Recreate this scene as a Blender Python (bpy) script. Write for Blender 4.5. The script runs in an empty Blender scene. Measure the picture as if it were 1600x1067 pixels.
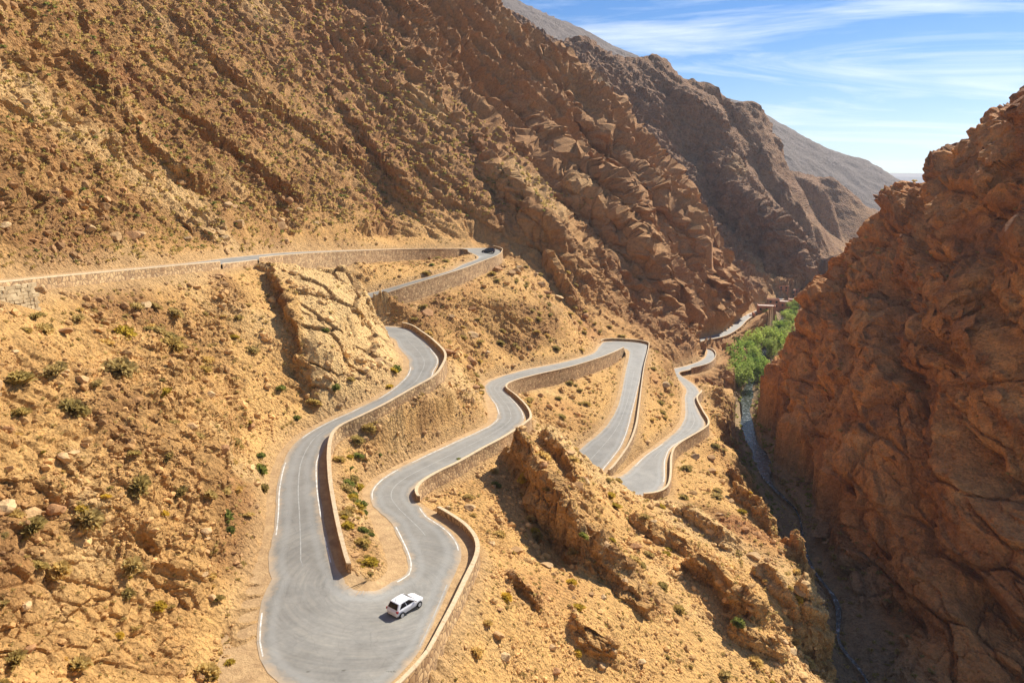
import bpy, math, random
import numpy as np
from mathutils import Vector, kdtree
random.seed(7); RNG = np.random.default_rng(7)
scene = bpy.context.scene
COL = scene.collection
# ------------------------------------------------------------------ camera
F, HY = 1100.0, 295.0                       # focal length in photo pixels, horizon row
TH = math.atan((533.5 - HY) / F)
cam_d = bpy.data.cameras.new('camera'); cam = bpy.data.objects.new('camera', cam_d); COL.objects.link(cam)
cam_d.sensor_width = 36.0; cam_d.lens = 36.0 * F / 1600.0
cam_d.clip_start = 0.5; cam_d.clip_end = 30000.0
cam.rotation_euler = (math.pi / 2 - TH, 0, 0)
scene.camera = cam
scene.render.resolution_x, scene.render.resolution_y = 1024, 682
# ------------------------------------------------------------------ sky and sun
SUN_AZ, SUN_EL = math.radians(45.0), math.radians(38.0)   # azimuth to the right of the view axis
world = bpy.data.worlds.new('World'); scene.world = world; world.use_nodes = True
wn, wl = world.node_tree.nodes, world.node_tree.links
wn.clear()
w_out = wn.new('ShaderNodeOutputWorld'); w_bg = wn.new('ShaderNodeBackground')
w_sky = wn.new('ShaderNodeTexSky'); w_sky.sky_type = 'NISHITA'; w_sky.sun_disc = False
w_sky.sun_elevation = SUN_EL; w_sky.sun_rotation = SUN_AZ
w_sky.altitude = 1700; w_sky.air_density = 1.2; w_sky.dust_density = 0.3; w_sky.ozone_density = 3.0
w_bg.inputs['Strength'].default_value = 0.062
w_tc = wn.new('ShaderNodeTexCoord'); w_sep = wn.new('ShaderNodeSeparateXYZ'); wl.new(w_tc.outputs['Generated'], w_sep.inputs[0])
def wmath(op, a, b=None):
    n = wn.new('ShaderNodeMath'); n.operation = op
    for s_, v in zip(n.inputs, (a, b)):
        if v is None: continue
        if isinstance(v, (int, float)): s_.default_value = v
        else: wl.new(v, s_)
    return n.outputs[0]
w_z = wmath('ADD', wmath('MAXIMUM', w_sep.outputs[2], 0.0), 0.10)      # thin high cloud on a flat layer
w_cb = wn.new('ShaderNodeCombineXYZ'); wl.new(wmath('DIVIDE', w_sep.outputs[0], w_z), w_cb.inputs[0]); wl.new(wmath('DIVIDE', w_sep.outputs[1], w_z), w_cb.inputs[1])
w_mp = wn.new('ShaderNodeMapping'); w_mp.inputs['Rotation'].default_value = (0, 0, math.radians(-52)); w_mp.inputs['Scale'].default_value = (0.5, 1.3, 1.0); w_mp.inputs['Location'].default_value = (0.6, 2.1, 0)
wl.new(w_cb.outputs[0], w_mp.inputs[0])
w_n1 = wn.new('ShaderNodeTexNoise'); w_n1.inputs['Scale'].default_value = 0.9; w_n1.inputs['Detail'].default_value = 9; w_n1.inputs['Roughness'].default_value = 0.62; w_n1.inputs['Distortion'].default_value = 1.1
wl.new(w_mp.outputs[0], w_n1.inputs['Vector'])
w_r = wn.new('ShaderNodeMapRange'); w_r.inputs[1].default_value = 0.46; w_r.inputs[2].default_value = 0.80; wl.new(w_n1.outputs[0], w_r.inputs[0])
w_mix = wn.new('ShaderNodeMix'); w_mix.data_type = 'RGBA'; wl.new(w_r.outputs[0], w_mix.inputs[0]); w_hs = wn.new('ShaderNodeHueSaturation'); w_hs.inputs['Saturation'].default_value = 1.5; w_hs.inputs['Hue'].default_value = 0.512; wl.new(w_sky.outputs[0], w_hs.inputs['Color']); wl.new(w_hs.outputs[0], w_mix.inputs[6])
w_mix.inputs[7].default_value = (12.5, 12.9, 13.4, 1)
wl.new(w_mix.outputs[2], w_bg.inputs[0]); wl.new(w_bg.outputs[0], w_out.inputs[0])
sun_d = bpy.data.lights.new('sun', 'SUN'); sun_d.energy = 5.0; sun_d.angle = math.radians(0.53); sun_d.color = (1.0, 0.93, 0.82)
sun = bpy.data.objects.new('sun', sun_d); COL.objects.link(sun)
sdir = Vector((math.sin(SUN_AZ) * math.cos(SUN_EL), math.cos(SUN_AZ) * math.cos(SUN_EL), math.sin(SUN_EL)))
sun.rotation_euler = sdir.to_track_quat('Z', 'Y').to_euler()
vs = scene.view_settings; vs.view_transform = 'Standard'; vs.look = 'None'; vs.exposure = 0.8; vs.gamma = 1.0
scene.cycles.max_bounces = 5; scene.cycles.diffuse_bounces = 3; scene.cycles.glossy_bounces = 2
scene.cycles.transparent_max_bounces = 8; scene.cycles.volume_bounces = 0
scene.cycles.use_denoising = True

# ------------------------------------------------------------------ helpers
CT, ST = math.cos(TH), math.sin(TH)
def ray(px, py):
    p = (np.asarray(px, float) - 800) / F; q = (533.5 - np.asarray(py, float)) / F
    return np.stack([p, q * ST + CT, q * CT - ST], -1)
def at_z(px, py, z):
    d = ray(px, py); return d * (np.asarray(z) / d[..., 2])[..., None]
def at_y(px, py, Y):
    d = ray(px, py); return d * (np.asarray(Y, float) / d[..., 1])[..., None]

def tag(o, label=None, cat=None, group=None, kind=None):
    if label: o['label'] = label
    if cat: o['category'] = cat
    if group: o['group'] = group
    if kind: o['kind'] = kind
    return o
def mesh_np(name, V, Fq, smooth=False):
    """mesh from numpy arrays; Fq (n,3) or (n,4)"""
    V = np.ascontiguousarray(V, np.float32); Fq = np.ascontiguousarray(Fq, np.int32)
    me = bpy.data.meshes.new(name); k = Fq.shape[1]
    me.vertices.add(len(V)); me.vertices.foreach_set('co', V.ravel())
    me.loops.add(Fq.size); me.loops.foreach_set('vertex_index', Fq.ravel())
    me.polygons.add(len(Fq)); me.polygons.foreach_set('loop_start', np.arange(0, Fq.size, k, dtype=np.int32))
    me.polygons.foreach_set('loop_total', np.full(len(Fq), k, np.int32))
    me.polygons.foreach_set('use_smooth', np.full(len(Fq), smooth, bool))
    me.update(calc_edges=True)
    return me
def obj(name, me, mat=None, parent=None, loc=None, rot=None, scale=None):
    o = bpy.data.objects.new(name, me); COL.objects.link(o)
    if mat is not None and me is not None and not me.materials: me.materials.append(mat)
    if parent is not None: o.parent = parent
    if loc is not None: o.location = loc
    if rot is not None: o.rotation_euler = rot
    if scale is not None: o.scale = scale
    return o

# numpy gradient noise -------------------------------------------------
_PERM = np.random.default_rng(3).permutation(256).astype(np.int32); _PERM = np.concatenate([_PERM] * 3)
_G = np.random.default_rng(4).normal(size=(256, 3)).astype(np.float32); _G /= np.linalg.norm(_G, axis=1)[:, None]
def perlin(P):
    P = np.asarray(P, np.float32); I = np.floor(P).astype(np.int32); f = P - I; I &= 255
    u = f * f * f * (f * (f * 6 - 15) + 10)
    res = np.zeros(len(P), np.float32)
    for dx in (0, 1):
        wx = u[:, 0] if dx else 1 - u[:, 0]; ax = _PERM[I[:, 0] + dx]
        for dy in (0, 1):
            wy = wx * (u[:, 1] if dy else 1 - u[:, 1]); ay = _PERM[ax + I[:, 1] + dy]
            for dz in (0, 1):
                g = _G[_PERM[ay + I[:, 2] + dz]]
                res += wy * (u[:, 2] if dz else 1 - u[:, 2]) * (g[:, 0] * (f[:, 0] - dx) + g[:, 1] * (f[:, 1] - dy) + g[:, 2] * (f[:, 2] - dz))
    return res * 1.6
def fbm(P, octaves=4, lac=2.03, gain=0.5, ridged=False):
    a, s, r = 1.0, 0.0, 0
    for i in range(octaves):
        n = perlin(P + 17.3 * i)
        if ridged: n = 1 - 2 * np.abs(n)
        r = r + a * n; s += a; a *= gain; P = P * lac
    return r / s
def worley(P):
    """F1, F2 and a random value of the nearest cell"""
    P = np.asarray(P, np.float32); I = np.floor(P).astype(np.int32); f = P - I
    n = len(P); f1 = np.full(n, 9, np.float32); f2 = np.full(n, 9, np.float32); cid = np.zeros(n, np.int32)
    jit = (np.random.default_rng(9).random((256, 3)) * 0.9 + 0.05).astype(np.float32)
    for dx in (-1, 0, 1):
        ax = _PERM[(I[:, 0] + dx) & 255]
        for dy in (-1, 0, 1):
            ay = _PERM[ax + ((I[:, 1] + dy) & 255)]
            for dz in (-1, 0, 1):
                h = _PERM[ay + ((I[:, 2] + dz) & 255)]
                d = jit[h] + np.array([dx, dy, dz], np.float32) - f
                d = (d * d).sum(1)
                m = d < f1
                f2 = np.where(m, f1, np.minimum(f2, d)); cid = np.where(m, h, cid); f1 = np.where(m, d, f1)
    return np.sqrt(f1), np.sqrt(f2), cid / 255.0
def sstep(a, b, x):
    t = np.clip((x - a) / (b - a), 0, 1); return t * t * (3 - 2 * t)

# ------------------------------------------------------------------ the road, station by station (pixel of left-hand edge, pixel of right-hand edge, travelling downhill)
# ma / mb: width of the dirt shoulder inside the left / right edge; wa / wb: drop of the retaining wall on that side (negative: hill side)
ST_MAIN = [
 (628,511,606,527), (660,526,622,545), (686,548,634,560), (695,562,636,572), (690,578,632,585), (676,596,618,600),
 (640,617,590,620), (600,640,545,642), (560,660,505,660), (528,676,470,680), (516,692,448,702), (512,720,434,730),
 (514,760,426,765), (520,800,424,800), (528,840,420,835), (538,880,412,870), (545,900,400,905), (552,912,385,965),
 (560,917,390,1040), (570,918,450,1105), (580,918,560,1120), (592,916,650,1050), (603,908,690,985), (615,890,722,920),
 (612,870,744,866), (600,840,728,832), (588,815,690,805), (577,790,665,793), (573,770,650,780), (585,752,652,765),
 (610,735,675,748), (650,715,715,728), (700,692,750,708), (740,674,790,686), (766,660,822,664), (768,645,828,655),
 (764,630,822,640), (757,612,805,622), (757,600,790,609), (775,590,800,600), (820,577,835,590), (880,565,890,577),
 (925,552,935,563), (935,541,960,553), (945,533,972,547), (980,533,976,546), (1010,537,979,548), (1013,545,981,555),
 (1006,575,975,585), (1001,610,968,620), (997,640,958,645), (992,670,940,670), (980,700,905,700), (957,732,880,722),
 (945,742,868,741), (942,745,888,759), (950,747,932,771), (960,745,985,777), (975,738,1040,766), (1000,715,1048,715),
 (1030,693,1060,697), (1055,672,1098,674), (1066,655,1106,662), (1068,640,1097,645), (1068,620,1088,625), (1070,609,1095,613)]
Z_ANCHOR, I_ANCHOR, GRADE = -39.0, 21, 0.07
def heights_main():
    n = len(ST_MAIN); z = np.zeros(n); z[I_ANCHOR] = Z_ANCHOR
    def centre(i, zz):
        a = at_z(ST_MAIN[i][0], ST_MAIN[i][1], zz); b = at_z(ST_MAIN[i][2], ST_MAIN[i][3], zz); return (a + b) / 2
    for rng, sg in ((range(I_ANCHOR + 1, n), -1), (range(I_ANCHOR - 1, -1, -1), 1)):
        for i in rng:
            j = i - 1 if sg < 0 else i + 1
            zz = z[j]; c0 = centre(j, z[j])
            for _ in range(10):
                zz = z[j] + sg * GRADE * np.linalg.norm((centre(i, zz) - c0)[:2])
            z[i] = zz
    return z
zm = heights_main()

# upper road, from the left edge of the picture round the far hairpin and back: (ax, ay, bx, by, z)
ST_UP = [(-170,449,-170,462,-7.6), (-80,444,-80,456,-8.6), (0,437.5,0,449,-9.6), (100,428,100,438,-10.4), (200,419,200,428,-11.3), (300,409.5,300,418,-12.2),
 (362,402,360,412,-13.2), (407,397.5,405,407,-14.2), (450,394,450,402,-15.2), (520,391.3,520,397,-16.8), (620,388.6,620,392.5,-18.9),
 (700,388,700,391.5,-20.3), (730,387.6,725,391.8,-20.9), (752,387.4,735,395,-21.4), (770,387.8,742,398,-21.7), (783,391,746,400.5,-22.0), (784,395.5,747,402.5,-22.3),
 (776,403,742,406,-22.7), (750,413,720,414,-23.4), (719,425,698,424,-24.2), (641,450,641,440,-25.8), (588,467,587,455,-27.2)]
P_A, P_B, MA, MB, WA, WB = [], [], [], [], [], []
def add_station(a, b, ma, mb, wa, wb):
    P_A.append(a); P_B.append(b); MA.append(ma); MB.append(mb); WA.append(wa); WB.append(wb)
for i, (ax, ay, bx, by, z) in enumerate(ST_UP):
    wall = 0.8 if i < 9 else (3.6 if i < 13 else 0.0)
    if i < 13: add_station(at_z(ax, ay, z), at_z(bx, by, z), 1.0, 0.5, -1, wall)
    else: add_station(at_z(ax, ay, z), at_z(bx, by, z), 0.5, 0.5, 4.2 if i > 13 else 1, -1)
# the bend hidden behind the slab
for (x, y, nx, ny, z) in ((-45.5,173.5,.45,-.89,-27.9), (-50.5,166.5,.95,-.3,-28.7), (-47.5,159,.75,.66,-29.5), (-39,154.5,.2,.98,-30.2)):
    c = np.array([x, y, z]); n = np.array([nx, ny, 0.0]); add_station(c + 3.4 * n, c - 3.4 * n, .5, .5, 1.5, -1)
N_UP = len(P_A)
for i, (ax, ay, bx, by) in enumerate(ST_MAIN):
    ma = mb = 0.55
    if 11 <= i <= 15: ma = 1.2
    if i == 1: ma = 1.2
    if 2 <= i <= 4: ma = 1.4
    if 16 <= i <= 20: ma, mb = 0.6, 1.5
    if 17 <= i <= 18: mb = 1.1
    if 21 <= i <= 23: mb = 1.5
    if 23 <= i <= 26: ma = 1.7
    if 24 <= i <= 26: mb = 1.7
    if 34 <= i <= 37: mb = 1.2
    if 35 <= i <= 36: ma = 1.5
    if 44 <= i <= 47: ma = mb = 1.0
    if 49 <= i <= 53: ma = 1.6
    if 58 <= i <= 63: mb = 1.0
    wa, wb = -1, -1
    if i <= 5: wa = 2.2
    elif i <= 10: wa = 1.3
    elif i <= 15: wa = 1.0
    if 20 <= i <= 22: wb = 0.5
    if 21 <= i <= 27: wb = 1.2
    if 28 <= i <= 39: wb = 1.7
    if 39 <= i <= 44: wb = 3.6
    if 44 <= i <= 54: wa = 1.0
    if 55 <= i <= 58: wb = 1.2
    if 59 <= i <= 65: wb = 2.6
    add_station(at_z(ax, ay, zm[i]), at_z(bx, by, zm[i]), ma, mb, wa, wb)
N_MAIN = len(P_A)
# beyond the last bend: hidden, then two bays seen above the gorge, then the straight to the village
for (ax, ay, bx, by, z, w) in ((1062,597,1085,600,-70.3,2), (1052,585,1068,589,-70.8,2), (1052,576,1062,582,-71.2,2), (1072,571,1080,577,-71.7,2), (1098,561,1108,569,-72.2,2.5), (1104,551,1118,557,-72.6,2.5),
    (1102,546,1112,547,-73.2,2), (1088,543,1094,543.5,-73.8,2), (1078,537,1080,540,-74.4,2), (1092,529,1098,533,-75.0,2), (1128,519,1134,524.5,-75.8,2), (1146,507,1156,512,-76.6,2), (1158,496,1168,500,-77.4,2), (1176,487,1184,489,-78.2,1), (1190,481,1198,483,-78.8,1), (1205,472,1213,474,-79.5,1), (1218,465,1226,467,-80,1)):
    add_station(at_z(ax, ay, z), at_z(bx, by, z), .5, .5, -1, w)
P_A, P_B = np.array(P_A), np.array(P_B); MA, MB, WA, WB = map(np.array, (MA, MB, WA, WB))
def catmull(arrs, step=1.0):
    """resample several station arrays together"""
    A = arrs[0]; C = (arrs[0] + arrs[1]) / 2; n = len(C); outs = [[] for _ in arrs]; src = []
    for i in range(n - 1):
        k = max(2, int(np.linalg.norm(C[i + 1] - C[i]) / step)); t = np.linspace(0, 1, k, endpoint=False)
        i0, i3 = max(i - 1, 0), min(i + 2, n - 1)
        for arr, o in zip(arrs, outs):
            p0, p1, p2, p3 = arr[i0], arr[i], arr[i + 1], arr[i3]
            tt = t[:, None] if arr.ndim > 1 else t
            o.append(0.5 * (2 * p1 + (p2 - p0) * tt + (2 * p0 - 5 * p1 + 4 * p2 - p3) * tt ** 2 + (3 * p1 - p0 - 3 * p2 + p3) * tt ** 3) if arr.ndim > 1 else p1 * (1 - tt) + p2 * tt)
        src.append(i + t)
    return [np.concatenate(o) for o in outs] + [np.concatenate(src)]
RA, RB, RMA, RMB, RWA, RWB, RSRC = catmull([P_A, P_B, MA, MB, WA, WB])
RW = np.linalg.norm(RA - RB, axis=1)

# ------------------------------------------------------------------ terrain: control points (pixel, forward distance in metres)
CTRL = []
def cp(*pts):
    for (px, py, Y) in pts: CTRL.append(at_y(px, py, Y))
# stony slope left of the hairpin
cp((0,480,66),(0,600,54),(0,750,46),(0,900,41),(0,1067,37),(150,480,81),(150,600,66),(150,750,55.5),(150,900,48.5),(150,1067,42.5),
   (290,480,103),(290,600,82),(290,750,67),(290,900,57),(290,1067,48.5),(375,760,76),(365,900,62),(350,1000,54.5),(360,640,93),(390,560,103),(-150,600,44),(-150,900,34),(-150,480,54))
# slab crag between the upper road and the bend
cp((420,430,131),(470,430,135),(540,430,142),(590,425,150),(590,460,149),(603,505,144),(560,540,123),(500,560,112),(450,560,109),(440,500,117),(480,480,124),(540,600,114),(480,630,106),(615,560,131),(430,640,99),(520,404,152),(590,401,162),(420,408,139))
# slope between the two arms of the upper road
cp((600,410,203),(650,412,214),(600,440,188),(700,406,224),(560,405,196))
# rocks between the bend and the middle road
cp((600,690,103),(640,655,109),(700,640,113),(740,610,132),(728,560,142),(700,680,113),(745,650,124),(560,720,93),(560,800,80),(548,850,71),(560,880,67.5))
# slope below the upper retaining wall, up to the second hairpin
cp((640,485,166),(700,470,190),(800,430,222),(790,405,238),(700,520,160),(800,480,206),(800,540,180),(740,545,150),(900,520,226),(900,470,262),(850,430,264),(1000,500,296),(1000,420,332),(1050,470,345),(1100,500,368),(1040,515,302),(950,380,332),(930,535,232),(850,560,192))
# between second hairpin arms, and down to the lower road
cp((850,610,176),(900,610,184),(930,590,196),(950,575,212),(880,660,162),(860,640,160),(1030,560,236),(1040,600,214),(1030,640,190),(1000,690,166),(1060,570,250),(1050,620,212))
# foreground ridge
cp((845,652,139),(880,680,132),(905,698,129),(935,722,128),(970,750,127),(1000,776,128.5),(1050,782,132),(760,760,104),(700,800,90),(780,850,83),(860,870,90),(900,800,107),(1000,830,112),(1100,800,132),
   (800,900,72),(900,900,82),(1000,900,92),(1100,900,101),(1200,900,108),(1262,900,111),(700,1067,54),(800,1067,59),(900,1067,65),(1000,1067,71),(1100,1067,77),(1200,1067,82),(1308,1067,87),
   (800,980,64),(950,980,75),(1100,980,88),(1230,980,98),(1290,980,100),(1250,850,121),(1200,805,137),(1280,940,105),(1150,772,150),(1148,705,181),(1130,640,212),(1125,600,236),(1120,690,178),(1090,735,156),(700,1200,46),(900,1200,55),(1100,1200,64),(1300,1200,74))
# lower road bays down to the gorge
cp((1130,570,290),(1140,545,330),(1160,530,372),(1090,590,250),(1135,610,250))
# the face of the second spur and its edge
cp((1165,485,440),(1130,420,432),(1060,330,430),(1000,245,428),(940,180,425),(870,110,425),(800,60,428),(740,0,432),(660,-120,440),
   (900,300,372),(850,350,315),(1000,350,390),(800,250,352),(700,150,345),(650,50,352),(620,-20,352),(1080,430,385),(760,330,275),(740,200,330))
# main left mountainside
cp((690,250,282),(760,372,248),(600,372,238),(450,384,182),(360,397,139),(200,405,105),(0,428,78),(0,300,85),(0,150,102),(0,0,122),(0,-120,140),(200,300,127),(200,150,162),(200,0,198),(200,-120,230),
   (400,300,187),(400,150,228),(400,0,270),(400,-120,310),(550,300,236),(550,150,288),(550,0,335),(520,-120,360),(-200,300,66),(-200,100,80),(640,310,258),(600,100,318))
# behind the edge of the second spur: a gully
for (px, py, Y) in ((1165,485,440),(1130,420,432),(1060,330,430),(1000,245,428),(940,180,425),(870,110,425),(800,60,428),(740,0,432)):
    p = at_y(px, py, Y); CTRL.append(np.array([p[0] * 1.09, p[1] * 1.09, max(p[2] - 40, -70)])); CTRL.append(np.array([p[0] * 1.22, p[1] * 1.22, max(p[2] - 38, -72)]))
# third spur: face, edge and the gully behind it
cp((1100,300,640),(1000,200,640),(1150,400,580),(1200,445,560),(1250,385,700),(1300,350,860),(1300,400,760),(1315,375,840),(1250,440,610),(1200,320,690),(1080,200,690),(900,110,650),(1225,460,545))
for (px, py, Y) in ((800,20,680),(915,65,700),(1020,100,720),(1100,135,750),(1175,170,800),(1300,270,920),(1365,320,1010)):
    p = at_y(px, py, Y); CTRL.append(p); CTRL.append(np.array([p[0] * 1.12, p[1] * 1.12, p[2] - 75])); CTRL.append(np.array([p[0] * 1.3, p[1] * 1.3, p[2] - 60]))
# fourth ridge
for (px, py, Y) in ((700,-40,1500),(800,-2,1500),(900,42,1500),(1000,88,1520),(1170,160,1600),(1250,210,1650),(1350,250,1700),(1417,288,1760)):
    p = at_y(px, py, Y); CTRL.append(p); CTRL.append(np.array([p[0] * 1.3, p[1] * 1.3, p[2] - 120]))
cp((1440,330,1900),(1500,340,2000),(1600,340,2000))
# valley floor and river
RIVER = np.array([at_z(px, py, -86.0) for px, py in ((1370,1150),(1342,1060),(1312,980),(1282,900),(1238,800),(1198,740),(1182,700),(1160,640),(1172,600),(1186,570),(1200,540),(1215,510),(1236,480))])
for p in RIVER: CTRL.append(p + np.array([0, 0, -0.5]))
for p in RIVER[:8]: CTRL.append(p + np.array([-9, 0, 1.0]))
for p in RIVER[8:]: CTRL.append(p + np.array([-22, 4, 1.5])); CTRL.append(p + np.array([20, 0, 1.0]))
# right wall of the gorge
SIL_R = ((1196,650,236),(1202,625,238),(1232,545,240),(1266,470,243),(1332,378,246),(1388,318,246),(1420,282,243),(1505,240,230),(1542,182,228),(1600,160,218),(1680,120,210))
cp(*SIL_R)
cp((1208,700,212),(1240,720,193),(1250,680,196),(1262,640,200),(1298,842,158),(1306,800,158),(1320,740,160),(1335,880,147),(1358,820,147),(1380,750,152),(1390,680,160),(1380,600,178),(1400,960,129),(1420,890,132),(1460,800,137),(1450,1067,108),(1440,1000,118),
   (1600,533,136),(1600,400,156),(1600,300,176),(1600,220,196),(1600,700,125),(1600,850,116),(1600,1067,104),(1490,900,123),(1490,750,138),(1490,620,156),(1480,500,177),(1480,400,196),(1480,320,213),(1480,270,222),(1380,480,212),(1380,390,230),(1300,650,190),(1300,550,216),(1320,450,234),(1250,560,226))
for (px, py, Y) in SIL_R:
    p = at_y(px, py, Y); CTRL.append(np.array([p[0] + 10, p[1] + 25, max(p[2] - 30, -84)])); CTRL.append(np.array([p[0] + 22, p[1] + 70, max(p[2] - 90, -84)]))
for x, y, z in ((-41,165,-30.2),(-35,162,-30.6),(-32,170,-30.2),(-30,160,-31),(0,18,-26),(-15,18,-18),(20,18,-38),(60,60,-80),(0,5,-14),(250,420,-84),(330,560,-85),(450,800,-88)): CTRL.append(np.array([x, y, z], float))
# the road bench itself
for i in range(0, len(RA), 5):
    wa, wb = RWA[i], RWB[i]; n = (RA[i] - RB[i]) / RW[i]
    CTRL.append(RA[i] + n * 0.5 + np.array([0, 0, -0.75 * wa if wa > 0 else 0.5]))
    CTRL.append(RB[i] - n * 0.5 + np.array([0, 0, -0.75 * wb if wb > 0 else 0.5]))
CTRL = np.array(CTRL)
def polar(P):
    r = np.hypot(P[..., 0], P[..., 1]); return np.arctan2(P[..., 0], P[..., 1]), np.log(r), r
_ca, _cr, _cR = polar(CTRL)
_cu = np.stack([_ca * 1.3, _cr], -1)
_keep = [0]
for i in range(1, len(_cu)):                                          # thin out points that crowd each other
    if np.min(np.hypot(*(_cu[_keep] - _cu[i]).T)) > 0.006: _keep.append(i)
_cu = _cu[_keep]; _cz = (CTRL[:, 2] / _cR)[_keep]
_n = len(_cu); _D = np.hypot(_cu[:, None, 0] - _cu[None, :, 0], _cu[:, None, 1] - _cu[None, :, 1])
_M = np.zeros((_n + 3, _n + 3)); _M[:_n, :_n] = -_D + 0.0008 * np.eye(_n) * 1.0
_Q = np.c_[np.ones(_n), _cu]; _M[:_n, _n:] = _Q; _M[_n:, :_n] = _Q.T
_W = np.linalg.solve(_M, np.r_[_cz, 0, 0, 0])
AZ0, AZ1, LR0, LR1 = math.radians(-47), math.radians(45), math.log(14.0), math.log(2600.0)
NA_C, NR_C = 420, 620
def rbf(az, lr):
    out = np.zeros(len(az))
    for s in range(0, len(az), 20000):
        a, l = az[s:s + 20000] * 1.3, lr[s:s + 20000]
        d = np.hypot(a[:, None] - _cu[None, :, 0], l[:, None] - _cu[None, :, 1])
        out[s:s + 20000] = -d @ _W[:_n] + _W[_n] + _W[_n + 1] * a + _W[_n + 2] * l
    return out
_ga, _gl = np.meshgrid(np.linspace(AZ0, AZ1, NA_C), np.linspace(LR0, LR1, NR_C), indexing='ij')
_GE = (rbf(_ga.ravel(), _gl.ravel()) * np.exp(_gl.ravel())).reshape(NA_C, NR_C)       # metres
_GE[:] = np.clip(_GE, -90, 600)
for _ in range(1):                                                     # take the kinks out
    _p = np.pad(_GE, 1, mode='edge'); _GE = (_p[1:-1, 1:-1] * 2 + _p[2:, 1:-1] + _p[:-2, 1:-1] + _p[1:-1, 2:] + _p[1:-1, :-2]) / 6
def base_z(az, lr):
    u = np.clip((az - AZ0) / (AZ1 - AZ0) * (NA_C - 1), 0, NA_C - 1.001); v = np.clip((lr - LR0) / (LR1 - LR0) * (NR_C - 1), 0, NR_C - 1.001)
    i, j = u.astype(int), v.astype(int); fu, fv = u - i, v - j
    return (_GE[i, j] * (1 - fu) + _GE[i + 1, j] * fu) * (1 - fv) + (_GE[i, j + 1] * (1 - fu) + _GE[i + 1, j + 1] * fu) * fv
# ------------------------------------------------------------------ terrain mesh (rows follow the shape of the ground, denser on slopes)
NCOL, NROW = 980, 1060
azs = np.linspace(math.radians(-43.5), math.radians(42.5), NCOL)
lf = np.linspace(math.log(25.0), math.log(2450.0), 1500)
_za = base_z(np.repeat(azs, 1500), np.tile(lf, NCOL)).reshape(NCOL, 1500); _rf = np.exp(lf)
# scarps: rock faces along a line (pixel, distance), facing left of its direction, fading out behind
def scarp(X, Y, Z, p0, p1, h, back, rag=2.2, ns=6.5, sw=1.3):
    a, b = at_y(*p0), at_y(*p1); dx, dy = b[0] - a[0], b[1] - a[1]; L = math.hypot(dx, dy); dx /= L; dy /= L
    k = np.where(np.hypot(X - (a[0] + b[0]) / 2, Y - (a[1] + b[1]) / 2) < L / 2 + back + 5)
    x, y = X[k] - a[0], Y[k] - a[1]; u = (x * dx + y * dy) / L
    q = np.stack([X[k], Y[k], Z[k]], -1).astype(np.float32); w_ = rag * fbm(q / ns + h, 3) + .5 * rag * fbm(q / (ns / 3), 2)
    v = -x * dy + y * dx + w_                                          # > 0 in front of the face
    prof = np.where(v > 0, 0, np.where(v > -sw, -v / sw, np.clip(1 + (v + sw) / back, 0, 1)))
    end = sstep(-.18, .08, u + .06 * w_ * 6.5 / ns) * (1 - sstep(.92, 1.18, u + .06 * w_ * 6.5 / ns))
    Z[k] += h * prof * end * (np.clip(1 - u, 0, 1) ** .8 if ns > 6.5 else 1.0)
SCARPS = [
 ((1060,860,105), (985,800,113), 2.8, 7), ((1240,960,98), (1180,900,106), 3.2, 7), ((1130,860,112), (1060,815,122), 2.6, 7), ((1000,960,82), (930,900,86), 2.4, 6), ((1215,1040,86), (1150,1000,88), 3, 7),
 ((850,960,70), (800,930,70), 1.6, 4, 1.2), ((1285,1020,94), (1240,940,103), 4, 7), ((1180,770,158), (1140,730,168), 4, 7), ((592,440,149), (545,628,113), 3.6, 14, 1.6),
 ((1185,432,572), (1030,140,705), 46, 120, 16, 60, 16), ((1255,412,678), (1110,152,752), 38, 110, 16, 60, 16), ((1305,385,828), (1190,195,822), 36, 110, 16, 60, 16), ((1130,300,660), (960,100,690), 26, 70, 14, 50, 12),
 ((1010,470,312), (720,70,352), 20, 60, 7, 28, 6), ((1095,465,378), (820,120,405), 21, 60, 7, 28, 6), ((880,425,268), (650,110,318), 20, 60, 7, 28, 6), ((960,380,335), (760,140,372), 13, 40, 6, 22, 4),
 ((1600,570,134), (1375,415,222), 11, 26, 4, 14, 3), ((1600,360,166), (1430,325,226), 8, 24, 4, 14, 3), ((1570,770,131), (1300,530,216), 7, 16, 3.5, 12, 2.5), ((1580,350,178), (1508,245,220), 10, 26, 3, 14, 3), ((1480,640,158), (1330,560,208), 6, 12, 3, 10, 2), ((1590,680,126), (1480,560,165), 7, 14, 3, 10, 2),((885,872,88), (795,708,113), 8.5, 11),
 ((905,800,105), (850,690,126), 3.5, 8),
 ((745,652,121), (645,700,103), 5.0, 8),
 ((1175,970,90), (1075,895,99), 4.6, 10, 3.2),
 ((1250,870,117), (1135,785,146), 4.0, 10),
 ((960,1050,70), (900,1020,70), 2.2, 5, 1.2),
 ((380,600,95), (335,900,60), 2.6, 7),
 ((300,560,88), (245,880,55), 2.0, 6),
 ((160,790,53), (20,775,45), 1.8, 6, 1.2),
 ((476,628,106), (408,428,132), 2.6, 24),
 ((600,366,236), (375,384,148), 4.5, 9),
 ((330,330,155), (160,200,140), 3.5, 9),
 ((560,250,252), (330,90,215), 5, 12),
 ((470,330,205), (300,180,180), 4, 10),
 ((640,330,256), (520,170,270), 6, 12),
 ((880,455,250), (850,400,268), 9, 7)]
def scarps(X, Y, Z):
    for a in SCARPS: scarp(X, Y, Z, *a)
scarps(_rf[None] * np.sin(azs)[:, None], _rf[None] * np.cos(azs)[:, None], _za)
_dz = np.diff(_za, axis=1); _dr = np.diff(_rf)[None]
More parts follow.
